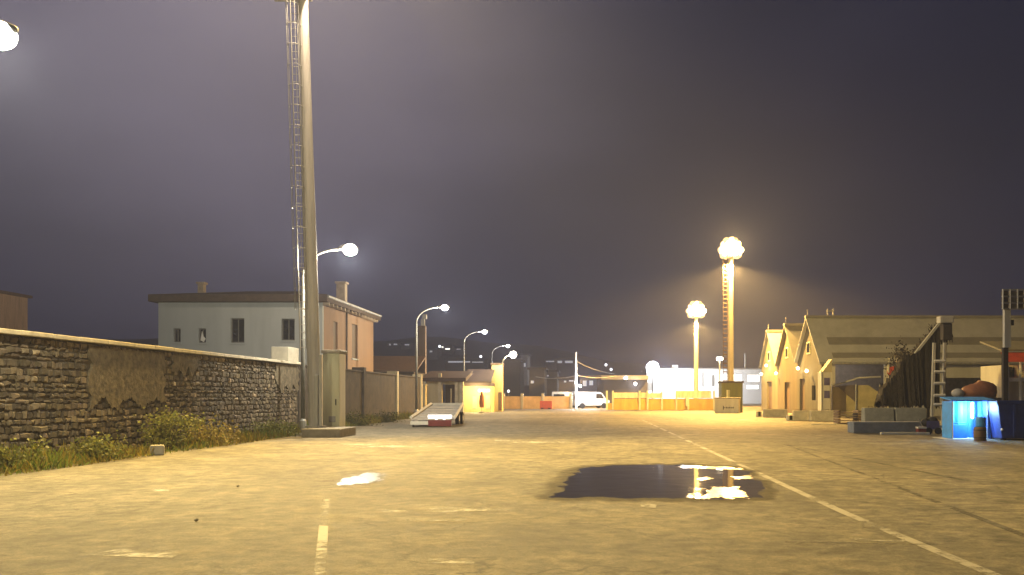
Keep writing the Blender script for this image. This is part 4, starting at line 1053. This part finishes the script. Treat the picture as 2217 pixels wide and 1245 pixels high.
def heap():
    d = 39; x = lambda px: fx(px, d); Z = lambda py: fz(py, d)
    c = thing('timber_crate', 'dark timber crate carrying the orange tarpaulin bundle', 'crate', (x(2128), d + .6, 0))
    MB().box(x(2070), x(2172), d, d + 1.4, .0, 1.5).build('crate_body', M['fascia'], c, bevel=.02)
    for z in (.2, .7, 1.2): MB().box(x(2070), x(2172), d - .04, d - .003, z, z + .14).build('batten', M['brown'], c)
    X = x(2131); m = MB(); n = 18; vs = []; fs = []
    prof = [(.98, 0), (1.02, .35), (.98, .65), (.82, .86), (.4, .97), (.02, 1.0)]
    for r, z in prof:
        for k in range(n):
            a = 2 * math.pi * k / n; sq = 1 / max(abs(math.cos(a)), abs(math.sin(a))) ** .6
            jz = random.uniform(-.07, .07)
            vs.append((X + .72 * r * sq * math.cos(a) + random.uniform(-.025, .025), d + .6 + .5 * r * sq * math.sin(a), 1.503 + max(0, .72 * z + (jz if z else 0)) * (1 - .18 * max(0, -math.cos(a)))))
    for i in range(5):
        for k in range(n): fs.append((i * n + k, i * n + (k + 1) % n, i * n + n + (k + 1) % n, i * n + n + k))
    fs.append(tuple(range(n))[::-1]); fs.append(tuple(5 * n + k for k in range(n)))
    m.add(vs, fs)
    tag(m.build('tarp_bundle', M['orangetarp'], smooth=True), 'orange tarpaulin bundle on the dark crate behind the blue tent', 'tarpaulin')
    x2 = x(2082); m = MB(); m.ball((x2, d + .4, 1.503 + .2), .28, 10, .72)
    tag(m.build('sack', M['offwhite'], smooth=True), 'pale sack next to the orange tarpaulin bundle', 'sack')
heap()
def blue_tent():
    d = 32.4; x = lambda px: fx(px, d); Z = lambda py: fz(py, d)
    X0, X1 = x(2062), x(2152); H = Z(868)
    t = thing('blue_tent', 'low blue tarpaulin work tent glowing from a lamp inside', 'tent', ((X0 + X1) / 2, d, 0))
    m = MB(); n = 14
    bk = []
    for k in range(n + 1):
        u = k / n; bk.append((X0 + (X1 - X0) * u, d + .85 + .05 * math.sin(k * 2.2)))
    vs = [(a, b, z) for z in (.02, H - .02) for a, b in bk]
    m.add(vs, [(k, k + 1, n + 2 + k, n + 1 + k) for k in range(n)])
    o = m.build('back_curtain', M['blue'], t); o.modifiers.new('thick', 'SOLIDIFY').thickness = .01
    MB().box(X0 - .02, X0 + .01, d, d + .9, .02, H - .02).build('side_curtain', M['blue'], t)
    MB().box(X1 - .01, X1 + .02, d, d + .9, .02, H - .02).build('side_curtain', M['blue'], t)
    MB().prism([(X0 - .06, d - .08, H), (X1 + .06, d - .08, H), (X1 + .06, d + 1.0, H + .12), (X0 - .06, d + 1.0, H + .12)], (0, 0, .03)).build('roof', M['blue'], t)
    for X in (X0, x(2137), X1): MB().tube([(X, d - .04, 0), (X, d - .04, H)], .02, 6).build('post', M['offwhite'], t)
    c0 = x(2139); m = MB()
    vs = [(c0 + (X1 - c0) * k / 8, d + .02 + .04 * (k % 2), z) for z in (.02, H - .03) for k in range(9)]
    m.add(vs, [(k, k + 1, 10 + k, 9 + k) for k in range(8)]); o = m.build('front_curtain', M['blue'], t); o.modifiers.new('thick', 'SOLIDIFY').thickness = .01
    MB().tube([(x(2118), d + .5, H - .06), (x(2118), d + .5, .75)], .045, 8).build('lamp_tube', M['e_cyan'], t)
    light('POINT', (x(2112), d + .35, H - .35), 190, (.5, .85, 1.0), t, .08)
    MB().box(X0 + .05, x(2106), d + .5, d + .75, .02, .52).box(X0 + .05, x(2106), d + .5, d + .75, .56, .6).build('tool_shelf', M['blue'], t, bevel=.01)
    MB().box(X0 - .3, X1 + .1, d - .1, d + 1.1, 0, .016).build('groundsheet', M['offwhite'], t)
blue_tent()
def skip():
    d = 31.6; x = lambda px: fx(px, d); X0, X1 = x(2160), x(2300); H = fz(868, d)
    t = thing('steel_skip', 'navy blue steel skip at the lower right edge', 'skip', ((X0 + X1) / 2, d, 0))
    MB().prism([(X0 + .16, d, .06), (X1 - .1, d, .06), (X1, d, H), (X0, d, H)], (0, 1.3, 0)).build('skip_body', M['navy'], t, bevel=.02)
    MB().box(X0 - .05, X1 + .05, d - .06, d - .003, H - .12, H + .02).build('rim', M['navy'], t, bevel=.015)
    for u in (.25, .5, .75): MB().box(X0 + (X1 - X0) * u - .05, X0 + (X1 - X0) * u + .05, d - .07, d - .003, .1, H - .125).build('rib', M['navy'], t, bevel=.01)
    for xx in (X0 + .25, X1 - .3): MB().box(xx - .1, xx + .1, d + .1, d + 1.2, 0, .058).build('runner', M['rubber'], t)
    MB().ball((X0 + .12, d - .06, .38), .05, 8).build('latch', M['white'], t)
skip()
def barrel():
    d = 31.3; X = fx(2122, d)
    t = thing('barrel', 'brown barrel standing before the blue tent', 'barrel', (X, d, 0))
    MB().lathe((X, d, 0), [(.19, 0), (.2, .02), (.215, .15), (.22, .24), (.215, .34), (.2, .46), (.19, .48)], 18).build('barrel_body', M['brown'], t, smooth=True)
    for z in (.1, .36): MB().lathe((X, d, z), [(.214, 0), (.224, .01), (.224, .03), (.214, .04)], 18).build('hoop', M['fascia'], t)
    c = MB().lathe((X + .02, d, .482), [(.16, 0), (.18, .04), (.18, .3), (.15, .36)], 14).build('plastic_drum', M['blue'], bevel=.01)
    tag(c, 'blue plastic drum standing on the brown barrel', 'drum')
barrel()
def junk():
    d = gd(941); x = lambda px: fx(px, d)
    tag(MB().box(x(2044), x(2058), d, d + .3, 0, .27).build('plastic_crate', M['white'], bevel=.02), 'small white plastic crate at the left foot of the blue tent', 'crate')
    t = thing('hand_cart', 'violet hand cart with dark bags beside the ladder tower', 'cart', (x(2028), d + .5, 0))
    MB().box(x(2012), x(2040), d + .3, d + 1.1, .22, .3).build('bed', M['purple'], t, bevel=.01)
    MB().box(x(2012), x(2040), d + .28, d + .297, .3, .55).build('side_panel', M['purple'], t)
    for px in (2016, 2036): MB().tube([(x(px), d + .2, .14), (x(px), d + .27, .14)], .14, 12).build('wheel', M['rubber'], t)
    MB().tube([(x(2012), d + .7, .3), (x(2001), d + .7, .62), (x(1999), d + .7, .62)], .02, 6).build('handle', M['galv'], t)
    for px, r in ((2020, .2), (2034, .24)):
        b = MB().ball((x(px), d + .75, .3 + r * .85), r, 10, .9).build('refuse_bag', M['rubber'], smooth=True)
        tag(b, 'smaller black bag on the violet hand cart' if r < .22 else 'larger black bag on the violet hand cart', 'bag')
    t = thing('toolbox', 'dark red toolbox with a pale lid left of the hand cart', 'toolbox', (x(1996), d, 0))
    MB().box(x(1988), x(2006), d, d + .3, 0, .24).build('body', M['darkred'], t, bevel=.015)
    MB().box(x(1987.5), x(2006.5), d - .01, d + .31, .242, .31).build('lid', M['offwhite'], t, bevel=.015)
    MB().tube([(x(1993), d + .15, .31), (x(1993), d + .15, .36), (x(2001), d + .15, .36), (x(2001), d + .15, .31)], .012, 5).build('handle', M['galv'], t)
junk()

# ---------------------------------------------------------------- far town
hp = []; hm = MB(); nx, ny = 60, 10
hx = lambda i: -330 + 620 * i / nx
def hz(x, v):
    r = 22 * math.exp(-((x + 55) / 75) ** 2) + 26 * math.exp(-((x + 190) / 90) ** 2) + 9 * math.exp(-((x - 60) / 90) ** 2)
    return r * math.sin(min(1, v * 1.35) * math.pi / 2) + 1.2 * math.sin(x * .13 + v * 6) * v
vs = [(hx(i), 250 + 190 * j / ny, hz(hx(i), j / ny) - .5) for j in range(ny + 1) for i in range(nx + 1)]
hm.add(vs, [(j * (nx + 1) + i, j * (nx + 1) + i + 1, (j + 1) * (nx + 1) + i + 1, (j + 1) * (nx + 1) + i) for j in range(ny) for i in range(nx)])
tag(hm.build('hill', M['hill'], smooth=True), kind='structure')
def far_house(px0, px1, py0, py1, d, m, wins, label, group='far town buildings', roof=M['towndark'], em='e_win2'):
    x0, x1, z1 = fx(px0, d), fx(px1, d), fz(py0, d); zb = max(0, fz(py1, d) - 3) if py1 < 845 else 0
    t = thing('town_building', label, 'building', ((x0 + x1) / 2, d, zb), group)
    W = x1 - x0
    holes = [(fx(a, d) - x0, fx(b, d) - x0, fz(e, d), fz(c, d)) for a, b, c, e in wins]
    MB().wall((x0, d, 0), (1, 0, 0), W, zb, z1, (0, .3, 0), holes).box(x0, x0 + .3, d + .302, d + 8, zb, z1).box(x1 - .3, x1, d + .302, d + 8, zb, z1).build('wall', m, t)
    MB().box(x0 - .3, x1 + .3, d - .3, d + 8.3, z1 + .002, z1 + .3).build('roof', roof, t)
    for a, b, c, e in holes: MB().box(x0 + a, x0 + b, d + .15, d + .25, c, e).build('window', M[em], t)
far_house(838, 866, 742, 752, 330, M['town'], [(842, 846, 744, 748), (852, 860, 744, 747)], 'pale hillside house left of the first curved street lamp')
far_house(868, 888, 744, 756, 320, M['town'], [(876, 886, 745, 748)], 'small hillside house touching the first curved street lamp')
far_house(924, 948, 756, 770, 300, M['town'], [(930, 936, 759, 763)], 'grey hillside house just right of the brown post')
far_house(952, 978, 748, 762, 310, M['town'], [(956, 960, 750, 753), (964, 974, 754, 757)], 'hillside house with the brightest windows above the gatehouse', em='e_win')
far_house(986, 1000, 753, 764, 310, M['town'], [(988, 997, 755, 757)], 'tiny hillside house left of the second curved street lamp')
far_house(965, 1048, 779, 800, 220, M['towndark'], [(970, 1018, 782, 785), (1022, 1046, 783, 785)], 'long low building with a strip of bluish windows behind the gatehouse')
far_house(1128, 1142, 769, 800, 170, M['town'], [(1132, 1138, 786, 794)], 'narrow grey block right of the warm lamp globe')
far_house(1088, 1126, 782, 850, 140, M['towndark'], [], 'dark plain block just right of the yellow pillar')
far_house(1146, 1178, 800, 852, 135, M['towndark'], [(1149, 1156, 824, 830)], 'dark block with one dim window beyond the ochre wall')
far_house(1180, 1206, 805, 852, 150, M['town'], [(1184, 1188, 812, 815)], 'paler block in the middle of the far town')
far_house(1180, 1212, 778, 800, 260, M['town'], [(1182, 1200, 781, 784)], 'upper building with a lit strip above the paler block')
far_house(1205, 1243, 778, 810, 230, M['towndark'], [(1207, 1217, 781, 786), (1223, 1240, 781, 786)], 'upper dark building with two lit panes left of the pale pole')
far_house(1210, 1244, 820, 852, 128, M['towndark'], [(1221, 1226, 824, 828), (1232, 1242, 823, 826)], 'low dark block left of the pale pole')
far_house(1256, 1292, 818, 852, 130, M['town'], [(1262, 1270, 824, 836), (1276, 1284, 824, 834)], 'grey block with pale windows right of the pale pole')
far_house(1293, 1306, 817, 852, 126, M['towndark'], [], 'narrow dark block beside the flat roofed shed')
for k, (px, py, d, lb) in enumerate(((888 + 64, 750, 300, 'tiny white lamp above the hillside houses'), (1041, 772, 240, 'small white lamp right of the second curved street lamp'), (1165, 810, 150, 'small white lamp among the dark far blocks'), (1312, 790, 200, 'small lamp on the slope right of the pale pole'), (1101, 847, 112, 'small white lamp low beside the yellow pillar'), (1323, 800, 200, 'small lamp at the end of the overhead wires'))):
    X = fx(px, d); Zl = fz(py, d)
    t = thing('far_lamp', lb, 'street lamp', (X, d, 0), 'small far lamps')
    MB().tube([(X, d, 0), (X, d, Zl)], .07, 6).build('pole', M['frame'], t)
    MB().ball((X, d - .1, Zl), .22 * d / 150, 8).build('bulb', M['e_dim'], t)
def wires():
    t = thing('overhead_wires', 'overhead wires running right from the pale lamp pole', 'wires', (fx(1290, 115), 115, 4.5))
    for a, b, c, e, d0, d1 in ((1247, 812, 1335, 814, 106, 124), (1247, 782, 1330, 810, 106, 150), (1160, 816, 1247, 813, 116, 106)):
        pts = []
        for k in range(9):
            u = k / 8; d = d0 + (d1 - d0) * u; pts.append((fx(a + (c - a) * u, d), d, fz(b + (e - b) * u, d) - .5 * math.sin(u * math.pi) * .6))
        MB().tube(pts, .045, 5).build('wire', M['galv'], t)
wires()

# ---------------------------------------------------------------- haze
hb = MB().box(-720, 720, -80, 720, -1, 34).build('haze', M['asphalt'])
hb.data.materials.clear()
hv = bpy.data.materials.new('night_haze'); hv.use_nodes = True; nt = hv.node_tree; nt.nodes.clear()
out = nt.nodes.new('ShaderNodeOutputMaterial'); pv = nt.nodes.new('ShaderNodeVolumePrincipled')
pv.inputs['Color'].default_value = (.52, .58, .95, 1); pv.inputs['Density'].default_value = .00125; pv.inputs['Anisotropy'].default_value = .0
nt.links.new(pv.outputs[0], out.inputs['Volume'])
hb.data.materials.append(hv); tag(hb, kind='stuff'); hb.display_type = 'WIRE'

# ---------------------------------------------------------------- sky, camera, render
w = bpy.data.worlds.new('World'); sc.world = w; w.use_nodes = True
nt = w.node_tree; L = nt.links.new
bg = nt.nodes['Background']; wo = nt.nodes['World Output']
sky = nt.nodes.new('ShaderNodeTexSky'); sky.sky_type = 'NISHITA'; sky.sun_disc = False; sky.sun_elevation = R(-6); sky.sun_rotation = R(200)
L(sky.outputs[0], bg.inputs['Color']); bg.inputs['Strength'].default_value = 0.05
tc = N(nt, 'ShaderNodeTexCoord'); mp = N(nt, 'ShaderNodeMapping'); mp.inputs['Scale'].default_value = (1, 1, 2.4); L(tc.outputs['Generated'], mp.inputs['Vector'])
n = N(nt, 'ShaderNodeTexNoise', i_Scale=2.2, i_Detail=4.0, i_Roughness=0.5); L(mp.outputs[0], n.inputs['Vector'])
cr = ramp(nt, n.outputs['Fac'], [(.3, (.003, .006, .020)), (.55, (.006, .009, .028)), (.75, (.014, .016, .038))])
# lilac glow painted into the sky at upper left, standing in for lamp glare
dv = Vector(((470 - HX) / F, 1, (HY + 170) / F)).normalized()
dp = N(nt, 'ShaderNodeVectorMath', operation='DOT_PRODUCT'); L(tc.outputs['Generated'], dp.inputs[0]); dp.inputs[1].default_value = dv
ac = N(nt, 'ShaderNodeMath', operation='ARCCOSINE'); L(dp.outputs['Value'], ac.inputs[0])
wb = N(nt, 'ShaderNodeMath', operation='MULTIPLY_ADD'); L(n.outputs['Fac'], wb.inputs[0]); wb.inputs[1].default_value = -.16; wb.inputs[2].default_value = .08
an = N(nt, 'ShaderNodeMath', operation='ADD'); L(ac.outputs[0], an.inputs[0]); L(wb.outputs[0], an.inputs[1])
ng = N(nt, 'ShaderNodeMath', operation='MULTIPLY'); L(an.outputs[0], ng.inputs[0]); L(an.outputs[0], ng.inputs[1])
ex = N(nt, 'ShaderNodeMath', operation='MULTIPLY'); L(ng.outputs[0], ex.inputs[0]); ex.inputs[1].default_value = -1 / (2 * .2 ** 2)
gp = N(nt, 'ShaderNodeMath', operation='EXPONENT'); L(ex.outputs[0], gp.inputs[0])
gl = mixc(nt, gp.outputs[0], (0, 0, 0), (.205, .178, .228)); cr = mixc(nt, 1.0, cr, gl, 'ADD')
b2 = nt.nodes.new('ShaderNodeBackground'); L(cr, b2.inputs['Color']); b2.inputs['Strength'].default_value = 1.0
ad = nt.nodes.new('ShaderNodeAddShader'); L(bg.outputs[0], ad.inputs[0]); L(b2.outputs[0], ad.inputs[1]); L(ad.outputs[0], wo.inputs['Surface'])

cd = bpy.data.cameras.new('Camera'); cam = bpy.data.objects.new('Camera', cd); col.objects.link(cam); sc.camera = cam
cam.location = (0, 0, EYE); cam.rotation_euler = (R(90), 0, 0)
cd.sensor_width = 36; cd.lens = 36 * F / 2217; cd.clip_end = 3000; cd.clip_start = .1
cd.shift_x = -(HX - 1108.5) / 2217; cd.shift_y = (HY - 622.5) / 2217
vs_ = sc.view_settings; sc.display_settings.display_device = 'sRGB'
vs_.view_transform = 'Standard'; vs_.look = 'None'; vs_.exposure = 0; vs_.gamma = 1
cy = sc.cycles
sc.render.engine = 'CYCLES'
cy.use_denoising = True
try: cy.denoiser = 'OPENIMAGEDENOISE'
except Exception: pass
cy.max_bounces = 5; cy.diffuse_bounces = 2; cy.glossy_bounces = 3; cy.transparent_max_bounces = 8; cy.volume_bounces = 0
cy.sample_clamp_indirect = 4; cy.caustics_reflective = False; cy.caustics_refractive = False
